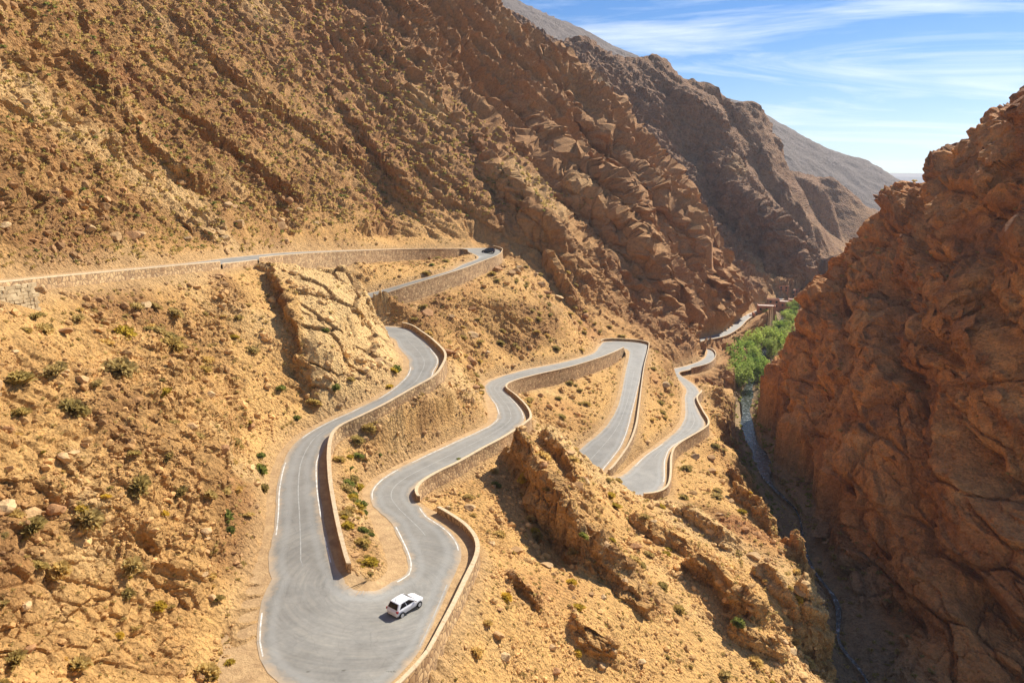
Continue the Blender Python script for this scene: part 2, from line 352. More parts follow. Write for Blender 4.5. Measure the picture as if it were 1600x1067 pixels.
_el = np.arctan2(_za, _rf[None]); _w = 0.24 * np.hypot(_dz, _dr) / _rf[None, 1:] * np.where(_rf[None, 1:] > 700, 0.6, 1.0) + np.maximum(np.diff(_el, axis=1), 0)
_k = np.ones(15) / 15
_w = np.apply_along_axis(lambda v: np.convolve(np.pad(v, 7, mode='edge'), _k, 'valid'), 0, _w)
_cw = np.concatenate([np.zeros((NCOL, 1)), np.cumsum(_w, 1)], 1); _cw /= _cw[:, -1:]
LRG = np.stack([np.interp(np.linspace(0, 1, NROW), _cw[i], lf) for i in range(NCOL)])
AZG = np.repeat(azs[:, None], NROW, 1)
RG = np.exp(LRG); X = RG * np.sin(AZG); Y = RG * np.cos(AZG); Z = base_z(AZG.ravel(), LRG.ravel()).reshape(NCOL, NROW)
scarps(X, Y, Z); Z0 = Z.copy()
# river distance
def polyline_dist(px, py, line):
    best = np.full(px.shape, 1e9); side = np.zeros(px.shape)
    for a, b in zip(line[:-1], line[1:]):
        dx, dy = b[0] - a[0], b[1] - a[1]; L = dx * dx + dy * dy
        t = np.clip(((px - a[0]) * dx + (py - a[1]) * dy) / L, 0, 1)
        ex, ey = px - a[0] - t * dx, py - a[1] - t * dy; d = np.hypot(ex, ey)
        m = d < best; best = np.where(m, d, best); side = np.where(m, np.sign(dx * ey - dy * ex), side)
    return best, side
_ext = np.vstack([RIVER[0] + (RIVER[0] - RIVER[1]) * 3, RIVER, at_z(1266, 463, -86.0), at_z(1302, 449, -86.0), at_z(1345, 440, -86.0)])
RD, RS = polyline_dist(X, Y, _ext)                                     # side > 0: left bank
RIGHT = (RS < 0) & (Y < 480)
# natural relief -----------------------------------------------------------------
def grid_normals(X, Y, Z):
    P = np.stack([X, Y, Z], -1); du = np.gradient(P, axis=0); dv = np.gradient(P, axis=1)
    n = np.cross(dv, du); n /= np.linalg.norm(n, axis=-1, keepdims=True) + 1e-9
    n[n[..., 2] < 0] *= -1
    return n
NRM = grid_normals(X, Y, Z)
PT = np.stack([X, Y, Z], -1).reshape(-1, 3).astype(np.float32)
rr = RG.ravel(); right = RIGHT.ravel(); steep = 1 - NRM[..., 2].ravel()
slopeness = sstep(0.1, 0.45, steep)
near = 1 - sstep(190, 330, rr); mid = (1 - near) * (1 - sstep(560, 800, rr)); far = sstep(560, 800, rr)
disp = np.zeros(len(PT), np.float32)
def unit(*v): v = np.array(v, np.float32); return v / np.linalg.norm(v)
NB1 = unit(.51, .285, .78); E1 = unit(.75, .3, -.6); E2 = np.cross(NB1, E1); BED1 = np.stack([E1, E2, NB1], 1)      # beds of the left mountainside
NB2 = unit(.15, -.475, .85); E1R = unit(.3, -.8, -.5); BED2 = np.stack([E1R, np.cross(NB2, E1R), NB2], 1)            # beds of the right wall
FALL = unit(175, 10, -200); BED3 = np.stack([FALL, unit(0, 1, .05), np.cross(FALL, unit(0, 1, .05))], 1)             # ribs of the second spur
B1 = (PT @ BED1).astype(np.float32); B2 = (PT @ BED2).astype(np.float32); B3 = (PT @ BED3).astype(np.float32)
rocky = fbm(PT / 38.0, 3)                                              # where bedrock shows
rock = sstep(-0.2, 0.16, rocky + 0.35 * (slopeness - 0.5))
warp = fbm(PT / 14.0, 3)
def sel_worley(mask, P):
    i = np.where(mask)[0]; f1, f2, c = worley(P[i]); e = np.ones(len(PT), np.float32); v = np.full(len(PT), .5, np.float32)
    e[i] = f2 - f1; v[i] = c; return e, v
def ledge(b, sharp=0.8):
    s = b - np.floor(b); return np.where(s < sharp, s / sharp, (1 - s) / (1 - sharp)) - 0.5
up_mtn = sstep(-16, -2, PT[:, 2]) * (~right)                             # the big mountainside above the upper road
b1 = B1[:, 2] / 4.6 + (1.1 - .55 * up_mtn) * warp
leftm = ~right; left = leftm.astype(np.float32)
mN = leftm & (rr < 340)
eA, vA = sel_worley(mN, B1 / np.array([8.5, 4.0, 1.6], np.float32) + 0.35 * warp[:, None])
eB, vB = sel_worley(mN, B1 / np.array([1.9, 1.4, .75], np.float32) + 0.5 * warp[:, None])
fine = fbm(PT / 1.7, 3)
blkA = (vA - .5) * 1.5 - 0.5 * (1 - sstep(0, .12, eA)); blkB = (vB - .5) * .62 - 0.22 * (1 - sstep(0, .16, eB))
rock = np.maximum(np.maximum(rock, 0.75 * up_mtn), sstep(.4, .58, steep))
def in_poly(px, py, poly):
    c = np.zeros(px.shape, bool); n = len(poly)
    for i in range(n):
        (x0, y0), (x1, y1) = poly[i], poly[(i + 1) % n]
        c ^= ((y0 > py) != (y1 > py)) & (px < (x1 - x0) * (py - y0) / (y1 - y0 + 1e-9) + x0)
    return c
_zc = PT[:, 1] * CT - PT[:, 2] * ST; _px = 800 + F * PT[:, 0] / _zc; _py = 533.5 - F * (PT[:, 1] * ST + PT[:, 2] * CT) / _zc
slab = (in_poly(_px, _py, [(462, 412), (590, 400), (612, 500), (640, 572), (560, 640), (492, 645), (474, 520)]) & (rr > 100) & (rr < 172)).astype(np.float32)
_s2 = slab.reshape(NCOL, NROW)
for _ in range(6): _p = np.pad(_s2, 1, mode='edge'); _s2 = (_p[2:, 1:-1] + _p[:-2, 1:-1] + _p[1:-1, 2:] + _p[1:-1, :-2]) / 4
slab = _s2.ravel()
_sp = B1 @ np.array([[1, 0, 0], [0, .6, .8], [0, -.8, .6]], np.float32)
eK, vK = sel_worley(slab > 0, B1 / np.array([16, 5.5, 5], np.float32) + .25 * warp[:, None])
slab_d = .9 * (vK - .5) - .9 * (1 - sstep(0, .07, eK)) + .12 * fine + 1.0 * warp
disp += near * left * ((1 - slab) * (1.5 * fbm(PT / 22.0, 3) + (1 + .9 * up_mtn) * rock * ((1.15 + .45 * up_mtn) * ledge(b1) + (.4 + .1 * up_mtn) * blkA) + (0.15 + 0.75 * rock) * blkB * .85 + 0.15 * fine) + slab * slab_d)
# the spurs further off: flutes and slabs running down the slope
mM = leftm & (mid + far > 0)
rib = np.zeros(len(PT), np.float32); iM = np.where(leftm & (rr > 180) & (rr < 820))[0]
wM = fbm(PT[iM] / 45., 3)
rib[iM] = 0.58 * fbm(B3[iM] / np.array([130, 30, 45], np.float32) + 0.35 * wM[:, None], 4, ridged=True) + 0.42 * fbm(B3[iM] / np.array([45, 8, 12], np.float32) + .5 * wM[:, None], 3, ridged=True)
eM, vM = sel_worley(mM & (rr < 820), B3 / np.array([26, 8, 11], np.float32) + 0.5 * warp[:, None])
midf = np.zeros(len(PT), np.float32); midf[iM] = fbm(PT[iM] / 5., 4, ridged=True)
disp += mid * left * (17.0 * rib * sstep(235, 400, rr) + 2.6 * ledge(B1[:, 2] / 12. + 1.3 * warp) + (vM - .5) * 2.0 - 1.5 * (1 - sstep(0, .1, eM)) + 1.7 * midf)
iF = np.where(far > 0)[0]; Pf = PT[iF]; wF = fbm(Pf / 150., 2)
df = np.zeros(len(PT), np.float32)
df[iF] = 21.0 * (fbm(Pf * np.array([1 / 330., 1 / 110., 1 / 300.], np.float32) + 0.35 * wF[:, None], 5, ridged=True) - .45) + 8.0 * (fbm(Pf / 45., 5, ridged=True) - .4)
disp += far * left * df * (.15 + .85 * sstep(-70, 60, PT[:, 2])) * (1 - .55 * sstep(1050, 1350, rr))
# right wall: thick rounded beds stepping down towards us, joints and cracks
iR = np.where(right)[0]; wR = np.zeros(len(PT), np.float32); wR[iR] = fbm(PT[iR] / 32., 3)
bR = B2[:, 2] / 15.0 + 0.9 * wR; sR = bR - np.floor(bR); bedv = perlin(np.stack([np.floor(bR) * 7.7 + .4, B2[:, 0] / 60., B2[:, 1] / 60.], -1))
bulge = np.clip(sR / .1, 0, 1) ** .5 * (1 - .85 * sstep(.45, 1, sR))
eR, vR = sel_worley(right, B2 / np.array([20, 13, 11], np.float32) + 0.4 * wR[:, None])
eS, vS = sel_worley(right, B2 / np.array([7.5, 4.2, 2.3], np.float32) + 0.22 * warp[:, None])
rgf = np.zeros(len(PT), np.float32); rgf[iR] = fbm(PT[iR] / 4.0, 4, ridged=True)
rR = sstep(1, 6, RD.ravel())
disp += right * rR * (8.0 * (bulge - .5) * (.7 + bedv) + 4.6 * (vR - .5) - 1.4 * (1 - sstep(0, .05, eR)) + 3.5 * wR + 2.3 * (vS - .5) - .35 * (1 - sstep(0, .06, eS)) + .8 * rgf - 1.6 * (sR > .93))
disp = np.where(right, np.clip(disp, -7.5, 7.5), disp)
# keep the relief off the road and the river bed -----------------------------------
kd = kdtree.KDTree(len(RA) * 15)
RT = np.linspace(0, 1, 15); RIB = (RA[:, None] * (1 - RT)[None, :, None] + RB[:, None] * RT[None, :, None])
for i in range(len(RA)):
    for j in range(15):
        p = RIB[i, j]; kd.insert((p[0], p[1], 0), i * 15 + j)
kd.balance()
cand = np.zeros(len(PT), bool); DR = np.full(len(PT), 99.0); IR = np.zeros(len(PT), int)
_cell = set()
for p in RIB[:, ::7].reshape(-1, 3):
    cx, cy = int(p[0] // 10), int(p[1] // 10)
    for a in (-1, 0, 1):
        for b in (-1, 0, 1): _cell.add((cx + a) * 1000 + cy + b)
_cell = np.array(sorted(_cell)); cand = np.isin((PT[:, 0] // 10).astype(int) * 1000 + (PT[:, 1] // 10).astype(int), _cell)
ci = np.where(cand)[0]
for i in ci:
    _, k, d = kd.find((PT[i, 0], PT[i, 1], 0)); DR[i] = d; IR[i] = k
road_mask = sstep(0.6, 6.0, DR)
river_mask = sstep(1.0, 6.0, RD.ravel())
disp *= (0.12 + 0.88 * road_mask) * river_mask
PD = PT + NRM.reshape(-1, 3).astype(np.float32) * disp[:, None]
# carve the bench
st_i, st_t = IR // 15, RT[IR % 15]
zr = RA[st_i, 2]; W_ = RW[st_i]; da_, db_ = st_t * W_, (1 - st_t) * W_
wa_, wb_ = RWA[st_i], RWB[st_i]
m = DR < 40
sideA = st_t < 0.5; hw = np.where(sideA, wa_, wb_)
up = zr + 0.1 + 2.2 * np.maximum(DR - 0.9, 0) + 0.5 * np.where(hw < 0, rocky, 0) * np.minimum(DR, 4)
lo = zr - np.where(hw > 0, hw, 0.0) - 0.3 - 1.1 * np.maximum(DR - 0.6, 0) - 0.5 * np.maximum(DR - 4, 0) ** 2
up = np.where((hw > 0), zr - 0.35 * hw + 0.9 * np.maximum(DR - 1.0, 0) + .5 * np.maximum(DR - 4, 0) ** 2, up)
zc = np.clip(PD[:, 2], lo, up)
inside = DR < 0.62
low_edge = ((da_ < 1.3) & (wa_ > 0)) | ((db_ < 1.3) & (wb_ > 0))
zin = np.where(low_edge, zr - np.maximum(np.where(da_ < db_, wa_, wb_), 0.4), zr - 0.4)
zc = np.where(inside, np.minimum(zin, zr - 0.4), zc)
PD[:, 2] = np.where(m, zc, PD[:, 2])
PD[inside, :2] = PT[inside, :2]
# river bed: floor with a channel
rd = RD.ravel()
PD[:, 2] = np.maximum(PD[:, 2], -85.4 + 0.5 * fine)
PD[:, 2] = np.where((rd < 7) & (Z0.ravel() < -68), np.minimum(PD[:, 2], np.interp(rd, [0, 1.2, 3.2, 7], [-86.8, -86.6, -85.5, -82.5]) + 0.5 * fine), PD[:, 2])
_zg = PD[:, 2].reshape(NCOL, NROW); _mk = ((DR > .3) & (DR < 4.0)).reshape(NCOL, NROW)
for _ in range(3):
    _p = np.pad(_zg, 1, mode='edge'); _zg = np.where(_mk, (_p[2:, 1:-1] + _p[:-2, 1:-1] + _p[1:-1, 2:] + _p[1:-1, :-2] + 2 * _zg) / 6, _zg)
PD[:, 2] = np.where(DR < .62, np.minimum(_zg.ravel(), zr - .3), _zg.ravel())
GP = PD.reshape(NCOL, NROW, 3)

# ------------------------------------------------------------------ materials
def new_mat(name):
    m = bpy.data.materials.new(name); m.use_nodes = True; nt = m.node_tree
    return m, nt, nt.nodes['Principled BSDF']
def ramp(nt, fac, stops):
    r = nt.nodes.new('ShaderNodeValToRGB'); e = r.color_ramp.elements
    while len(e) > 1: e.remove(e[-1])
    e[0].position, e[0].color = stops[0][0], (*stops[0][1], 1)
    for p, c in stops[1:]:
        x = e.new(p); x.color = (*c, 1)
    nt.links.new(fac, r.inputs[0]); return r.outputs[0]
def noise(nt, scale, detail=4, rough=0.6, vec=None, kind='noise'):
    n = nt.nodes.new('ShaderNodeTexNoise' if kind == 'noise' else 'ShaderNodeTexVoronoi')
    n.inputs['Scale'].default_value = scale
    if kind == 'noise': n.inputs['Detail'].default_value = detail; n.inputs['Roughness'].default_value = rough
    if vec is None:
        g = nt.nodes.get('geo') or nt.nodes.new('ShaderNodeNewGeometry'); g.name = 'geo'; vec = g.outputs['Position']
    nt.links.new(vec, n.inputs['Vector']); return n.outputs[0]
def mixc(nt, fac, a, b, mode='MIX'):
    n = nt.nodes.new('ShaderNodeMix'); n.data_type = 'RGBA'; n.blend_type = mode
    for s, v in ((n.inputs[0], fac), (n.inputs[6], a), (n.inputs[7], b)):
        if isinstance(v, (int, float)): s.default_value = v
        elif isinstance(v, tuple): s.default_value = (*v, 1)
        else: nt.links.new(v, s)
    return n.outputs[2]
def bump(nt, bsdf, h, dist, strength=1.0, prev=None):
    b = nt.nodes.new('ShaderNodeBump'); b.inputs['Distance'].default_value = dist; b.inputs['Strength'].default_value = strength
    nt.links.new(h, b.inputs['Height'])
    if prev is not None: nt.links.new(prev, b.inputs['Normal'])
    nt.links.new(b.outputs[0], bsdf.inputs['Normal']); return b.outputs[0]
def terrain_mat(name, s):
    m, nt, bs = new_mat(name)
    a = nt.nodes.new('ShaderNodeAttribute'); a.attribute_name = 'alb'
    n1 = noise(nt, 0.9 / s, 6, 0.65); n2 = noise(nt, 4.0 / s, 5, 0.7)
    c = mixc(nt, 1.0, a.outputs['Color'], ramp(nt, n1, [(0.25, (.62, .60, .58)), (0.5, (1, 1, 1)), (0.75, (1.28, 1.22, 1.12))]), 'MULTIPLY')
    c = mixc(nt, 1.0, c, ramp(nt, n2, [(0.3, (.72, .70, .68)), (0.55, (1.05, 1.05, 1.05)), (0.75, (1.25, 1.22, 1.15))]), 'MULTIPLY')
    nt.links.new(c, bs.inputs['Base Color']); bs.inputs['Roughness'].default_value = 0.95; bs.inputs['Specular IOR Level'].default_value = 0.15
    v = noise(nt, 2.2 / s, kind='vor')
    b = bump(nt, bs, v, 0.35 * s, 0.9); b = bump(nt, bs, n2, 0.32 * s, 1.0, b)
    return m
M_GROUND = terrain_mat('stony_ground', 1.0); M_CLIFF = terrain_mat('red_cliff_rock', 1.6); M_FAR = terrain_mat('mountain_rock', 5.0)

# rock and earth colours from where bedrock, scree and beds lie
def lerp(a, b, t): return a + (b - a) * t[:, None]
SAND, PALE, BROWN, RED = (np.array(c, np.float32) for c in ((.66, .39, .14), (.69, .46, .205), (.31, .155, .056), (.40, .16, .06)))
CLIFF, MOUNT, GREY = (np.array(c, np.float32) for c in ((.56, .26, .092), (.42, .225, .10), (.40, .27, .18)))
N = len(PT)
alb = np.repeat(SAND[None], N, 0)
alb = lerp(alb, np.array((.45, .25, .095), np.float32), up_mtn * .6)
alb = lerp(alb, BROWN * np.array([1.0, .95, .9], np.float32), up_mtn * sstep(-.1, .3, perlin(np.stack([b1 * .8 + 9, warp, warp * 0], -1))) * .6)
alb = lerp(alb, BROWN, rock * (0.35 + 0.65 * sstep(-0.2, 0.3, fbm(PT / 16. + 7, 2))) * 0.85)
bandn = perlin(np.stack([b1 * 0.45, warp * 0.5, warp * 0.2], -1))
alb = lerp(alb, PALE, sstep(0.15, 0.4, bandn) * 0.7 * near)
alb = lerp(alb, RED, sstep(0.2, 0.5, fbm(PT / 30. + 31, 2)) * 0.45)
alb = lerp(alb, np.array((.72, .48, .21), np.float32) , slab * .92); alb = lerp(alb, np.array((.30, .17, .07), np.float32), slab * (1 - sstep(.02, .09, eK)) * .8)
alb = lerp(alb, MOUNT, mid * 0.75)
behind = sstep(440, 500, rr + 10 * warp) * sstep(-80, -60, PT[:, 2])                   # shade of the spur behind, haze of the far ridge, painted into the colour
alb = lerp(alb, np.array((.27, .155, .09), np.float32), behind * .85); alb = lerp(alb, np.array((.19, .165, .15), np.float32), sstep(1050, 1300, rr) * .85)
alb = lerp(alb, PALE, sstep(.25, .5, fbm(PT / 55. + 3, 2)) * mid * 0.5)
cl = np.repeat(CLIFF[None], N, 0); cl = lerp(cl, np.array((.68, .35, .13), np.float32), sstep(-.1, .4, fbm(PT / 12. + 5, 3))); cl = lerp(cl, np.array((.30, .15, .065), np.float32), sstep(.1, .45, fbm(PT / 20. + 11, 3)) * 0.7)
cl = lerp(cl, np.array((.34, .14, .055), np.float32), sstep(.0, .35, perlin(np.stack([bR * 1.7, wR, wR * 0], -1))) * .7)
alb = np.where(right[:, None], cl, alb)
alb = lerp(alb, np.array((.50, .32, .15), np.float32), (1 - sstep(0.5, 3.0, DR)) * 0.8)
alb = lerp(alb, np.array((.30, .22, .13), np.float32), (1 - sstep(5, 14, rd)) * (PD[:, 2] < -80) * 0.8)

def sheet(name, sel, mat, label=None):
    """one ground sheet from the grid cells picked by sel"""
    q = np.where(sel); i, j = q
    idx = np.arange(NCOL * NROW).reshape(NCOL, NROW)
    Fq = np.stack([idx[i, j], idx[i + 1, j], idx[i + 1, j + 1], idx[i, j + 1]], -1)
    used, inv = np.unique(Fq, return_inverse=True)
    me = mesh_np(name, PD[used], inv.reshape(-1, 4))
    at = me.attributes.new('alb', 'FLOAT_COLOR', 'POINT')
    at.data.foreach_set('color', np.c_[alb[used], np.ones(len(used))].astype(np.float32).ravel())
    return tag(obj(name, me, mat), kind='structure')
cr = RG[:-1, :-1]; cx = X[:-1, :-1]; cy = Y[:-1, :-1]; caz = AZG[:-1, :-1]; cR = RIGHT[:-1, :-1]
hid = (caz > math.radians(31.5)) & (cr > 420)
isfar = cr >= 500
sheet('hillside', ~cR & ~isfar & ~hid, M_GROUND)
sheet('gorge_cliff', cR & ~isfar & ~hid, M_CLIFF)
sheet('mountain', isfar & ~hid, M_FAR)
# ------------------------------------------------------------------ road sheets
def ribbon(name, A, B, mat, dz, nx=2, uv=True, parent=None):
    t = np.linspace(0, 1, nx); V = A[:, None] * (1 - t)[None, :, None] + B[:, None] * t[None, :, None]; V = V.copy(); V[..., 2] += dz
    n = len(A); idx = np.arange(n * nx).reshape(n, nx)
    Fq = np.stack([idx[:-1, :-1], idx[1:, :-1], idx[1:, 1:], idx[:-1, 1:]], -1).reshape(-1, 4)
    return obj(name, mesh_np(name, V.reshape(-1, 3), Fq, True), mat, parent)
m_asph, nt, bs = new_mat('asphalt')
def vmath(nt, op, a, b=None, c=None):
    n = nt.nodes.new('ShaderNodeMath'); n.operation = op
    for s_, v in zip(n.inputs, (a, b, c)):
        if v is None: continue
        if isinstance(v, (int, float)): s_.default_value = v
        else: nt.links.new(v, s_)
    return n.outputs[0]
lat = nt.nodes.new('ShaderNodeAttribute'); lat.attribute_name = 'lat'; lat = lat.outputs['Fac']       # metres from the nearer edge
c = ramp(nt, noise(nt, 0.28, 6, 0.65), [(0.3, (.15, .152, .14)), (0.5, (.215, .215, .197)), (0.72, (.275, .272, .245))])
c = mixc(nt, 0.5, c, ramp(nt, noise(nt, 2.4, 5, .7), [(0.3, (.7, .7, .7)), (0.7, (1.25, 1.22, 1.18))]), 'MULTIPLY')
c = mixc(nt, vmath(nt, 'MULTIPLY', noise(nt, .09, 5, .6), .5), c, (.33, .285, .215))                          # dust ground into the surface
hc_ = nt.nodes.new('ShaderNodeVectorMath'); hc_.operation = 'SUBTRACT'; nt.links.new(nt.nodes['geo'].outputs['Position'], hc_.inputs[0]); hc_.inputs[1].default_value = (-14.2, 63.2, -38.5)
hs_ = nt.nodes.new('ShaderNodeSeparateXYZ'); nt.links.new(hc_.outputs[0], hs_.inputs[0]); hl_ = nt.nodes.new('ShaderNodeVectorMath'); hl_.operation = 'LENGTH'; nt.links.new(hc_.outputs[0], hl_.inputs[0]); hl_ = hl_.outputs['Value']
hv_ = nt.nodes.new('ShaderNodeCombineXYZ'); nt.links.new(vmath(nt, 'MULTIPLY', hl_, 2.4), hv_.inputs[0]); nt.links.new(vmath(nt, 'MULTIPLY', vmath(nt, 'ARCTAN2', hs_.outputs[0], hs_.outputs[1]), 1.6), hv_.inputs[1])
hm_ = nt.nodes.new('ShaderNodeMapRange'); nt.links.new(hl_, hm_.inputs[0]); hm_.inputs[1].default_value = 12; hm_.inputs[2].default_value = 20; hm_.inputs[3].default_value = .45; hm_.inputs[4].default_value = 0
c = mixc(nt, hm_.outputs[0], c, ramp(nt, noise(nt, 1.0, 5, .65, hv_.outputs[0]), [(0.3, (.62, .61, .58)), (0.5, (1, 1, 1)), (0.7, (1.38, 1.33, 1.22))]), 'MULTIPLY')     # turning cars scuff arcs into the bend
trk = nt.nodes.new('ShaderNodeMapRange'); nt.links.new(vmath(nt, 'ABSOLUTE', vmath(nt, 'SUBTRACT', lat, 1.5)), trk.inputs[0]); trk.inputs[1].default_value = .15; trk.inputs[2].default_value = .6; trk.inputs[3].default_value = .45; trk.inputs[4].default_value = 0
c = mixc(nt, trk.outputs[0], c, (.31, .305, .275))                                                    # polished wheel track
dst = nt.nodes.new('ShaderNodeMapRange'); nt.links.new(vmath(nt, 'SUBTRACT', vmath(nt, 'MULTIPLY', noise(nt, .55, 6, .7), 2.6), lat), dst.inputs[0]); dst.inputs[1].default_value = .35; dst.inputs[2].default_value = 1.5
c = mixc(nt, dst.outputs[0], c, (.46, .34, .21))                                                      # blown sand at the edges
crk = nt.nodes.new('ShaderNodeTexVoronoi'); crk.feature = 'DISTANCE_TO_EDGE'; crk.inputs['Scale'].default_value = .4
gp_ = nt.nodes.get('geo'); wv = nt.nodes.new('ShaderNodeVectorMath'); wv.operation = 'ADD'; nn_ = nt.nodes.new('ShaderNodeTexNoise'); nn_.inputs['Scale'].default_value = .5; nt.links.new(gp_.outputs['Position'], nn_.inputs['Vector'])
nt.links.new(gp_.outputs['Position'], wv.inputs[0]); nt.links.new(nn_.outputs['Color'], wv.inputs[1]); nt.links.new(wv.outputs[0], crk.inputs['Vector'])
c = mixc(nt, ramp(nt, crk.outputs[0], [(0.0, (.3, .3, .3)), (0.012, (0, 0, 0))]), c, (.09, .085, .07))
for px_, py_, rx_, ry_ in ((535, 1050, 1.3, .5), (478, 1053, .8, .35), (612, 1046, 1.2, .5)):         # wet oil stains
    q_ = at_z(px_, py_, -38.7); sx_ = nt.nodes.new('ShaderNodeVectorMath'); sx_.operation = 'SUBTRACT'; nt.links.new(wv.outputs[0], sx_.inputs[0]); sx_.inputs[1].default_value = (q_[0] + .5, q_[1] + .5, q_[2] + .5)
    sm_ = nt.nodes.new('ShaderNodeVectorMath'); sm_.operation = 'MULTIPLY'; nt.links.new(sx_.outputs[0], sm_.inputs[0]); sm_.inputs[1].default_value = (1 / rx_, 1 / ry_, 0)
    ln_ = nt.nodes.new('ShaderNodeVectorMath'); ln_.operation = 'LENGTH'; nt.links.new(sm_.outputs[0], ln_.inputs[0])
    c = mixc(nt, ramp(nt, vmath(nt, 'ADD', ln_.outputs['Value'], vmath(nt, 'MULTIPLY', noise(nt, 1.6, 6, .75), 1.5)), [(0.95, (.75, .75, .75)), (1.0, (0, 0, 0))]), c, (.085, .08, .055))
nt.links.new(c, bs.inputs['Base Color'])
bs.inputs['Roughness'].default_value = 0.58
M_ASPH = m_asph
m_dirt, nt, bs = new_mat('roadside_dirt')
nt.links.new(ramp(nt, noise(nt, 0.8, 6, 0.7), [(0.3, (.36, .22, .10)), (0.5, (.50, .32, .15)), (0.7, (.60, .40, .19))]), bs.inputs['Base Color']); bs.inputs['Roughness'].default_value = 1.0
bump(nt, bs, noise(nt, 3, 6, .75), 0.18); M_DIRT = m_dirt
nrm = (RB - RA) / RW[:, None]
tag(ribbon('road_verge', RA - nrm * np.where(RWA < 0, 1.3, .3)[:, None], RB + nrm * (np.where((RWB < 0) | ((RSRC > N_UP + 15.5) & (RSRC < N_UP + 20.4)), 1.3, .3) + np.where((RSRC > N_UP + 16.5) & (RSRC < N_UP + 20.6), 1.6, 0))[:, None], M_DIRT, -0.03, 5), kind='structure')
_j = np.c_[RSRC * 2.1, RSRC * 0, RSRC * 0]
AA = RA + nrm * RMA[:, None]; BB = RB - nrm * RMB[:, None]
AJ = AA + nrm * (.30 * fbm(_j, 3) - .05)[:, None]; BJ = BB - nrm * (.30 * fbm(_j + 40, 3) - .05)[:, None]
_ro = tag(ribbon('road', AJ, BJ, M_ASPH, 0.0, 13), kind='structure')
_at = _ro.data.attributes.new('lat', 'FLOAT', 'POINT'); _t = np.linspace(0, 1, 13); _at.data.foreach_set('value', (np.minimum(_t, 1 - _t)[None] * np.linalg.norm(AJ - BJ, axis=1)[:, None]).astype(np.float32).ravel())
# ------------------------------------------------------------------ road paint, stains
m_paint, nt, bs = new_mat('road_paint')
nt.links.new(ramp(nt, noise(nt, 1.5, 6, .7), [(0.36, (.40, .38, .32)), (0.58, (.78, .76, .68))]), bs.inputs['Base Color']); bs.inputs['Roughness'].default_value = .7; M_PAINT = m_paint
m_faded, nt, bs = new_mat('faded_paint')
nt.links.new(ramp(nt, noise(nt, 1.1, 6, .7), [(0.35, (.27, .265, .24)), (0.65, (.44, .43, .38))]), bs.inputs['Base Color']); bs.inputs['Roughness'].default_value = .7; M_FADED = m_faded
ROAD = bpy.data.objects['road']
AW = np.linalg.norm(AA - BB, axis=1)
def paint(name, side, off, w, s0, s1, mat):
    """a painted line; side 'a','b' measured from that asphalt edge, 'c' from the middle; s0..s1 station numbers"""
    k = np.where((RSRC >= s0) & (RSRC <= s1))[0]
    if side == 'c': o = AW[k] * off
    elif side == 'a': o = np.full(len(k), off)
    else: o = AW[k] - off
    d = nrm[k]; A = AA[k] + d * (o - w / 2)[:, None]; B = AA[k] + d * (o + w / 2)[:, None]
    return ribbon(name, A, B, mat, 0.012, 2, parent=ROAD)
U = N_UP
for s0, s1 in ((U + 0, U + 15.5), (U + 25, U + 43.0), (U + 48, U + 53), (U + 59, U + 65), (18, 21), (5, 8)):
    paint('centre_line', 'c', 0.5, 0.13, s0, s1, M_FADED)
for sd, s0, s1, m_ in (('a', U + 1, U + 4.6, M_PAINT), ('b', U + 3.2, U + 6.2, M_PAINT), ('b', U + 6.6, U + 9.4, M_PAINT), ('a', U + 5.2, U + 8.6, M_PAINT), ('b', U + 10.8, U + 14.1, M_PAINT), ('a', U + 10.6, U + 13.2, M_PAINT), ('a', U + 14.0, U + 15.0, M_PAINT),
                   ('b', U + 17.0, U + 18.3, M_PAINT), ('b', U + 18.8, U + 20.4, M_FADED), ('b', U + 21.2, U + 23.0, M_FADED), ('a', U + 22.4, U + 25.7, M_PAINT), ('b', U + 24.2, U + 27.0, M_PAINT), ('a', U + 27.4, U + 30.2, M_PAINT),
                   ('a', U + 30.6, U + 34.6, M_PAINT), ('b', U + 30.2, U + 31.4, M_PAINT), ('b', U + 31.8, U + 33.2, M_PAINT), ('a', U + 35.0, U + 36.6, M_PAINT), ('b', U + 35, U + 38.2, M_PAINT), ('b', U + 39, U + 43, M_PAINT),
                   ('a', U + 45, U + 54, M_PAINT), ('b', U + 47, U + 53, M_FADED), ('a', U + 58.5, U + 60, M_PAINT), ('b', U + 58.2, U + 61, M_PAINT), ('a', U + 61, U + 65, M_FADED), ('a', 14, 21, M_PAINT), ('b', 15, 20, M_PAINT), ('a', 5.5, 8, M_PAINT), ('b', 5.6, 6.6, M_PAINT)):
    paint('edge_line', sd, 0.28, 0.15, s0, s1, m_)
# ------------------------------------------------------------------ parapets and retaining walls
def masonry(name, c0, c1, mort, scale):
    m, nt, bs = new_mat(name)
    g = nt.nodes.new('ShaderNodeNewGeometry'); g.name = 'geo'
    v = nt.nodes.new('ShaderNodeTexVoronoi'); v.inputs['Scale'].default_value = scale; nt.links.new(g.outputs['Position'], v.inputs['Vector'])
    e = nt.nodes.new('ShaderNodeTexVoronoi'); e.feature = 'DISTANCE_TO_EDGE'; e.inputs['Scale'].default_value = scale; nt.links.new(g.outputs['Position'], e.inputs['Vector'])
    col = ramp(nt, v.outputs['Color'], [(0.0, c0), (1.0, c1)])
    col = mixc(nt, ramp(nt, e.outputs[0], [(0.02, (1, 1, 1)), (0.09, (0, 0, 0))]), col, mort)
    nt.links.new(mixc(nt, 0.6, col, ramp(nt, noise(nt, 0.5, 5), [(0.3, (.7, .68, .65)), (0.7, (1.2, 1.15, 1.1))]), 'MULTIPLY'), bs.inputs['Base Color'])
    bs.inputs['Roughness'].default_value = .95
    bump(nt, bs, e.outputs[0], 0.12, 0.9); return m
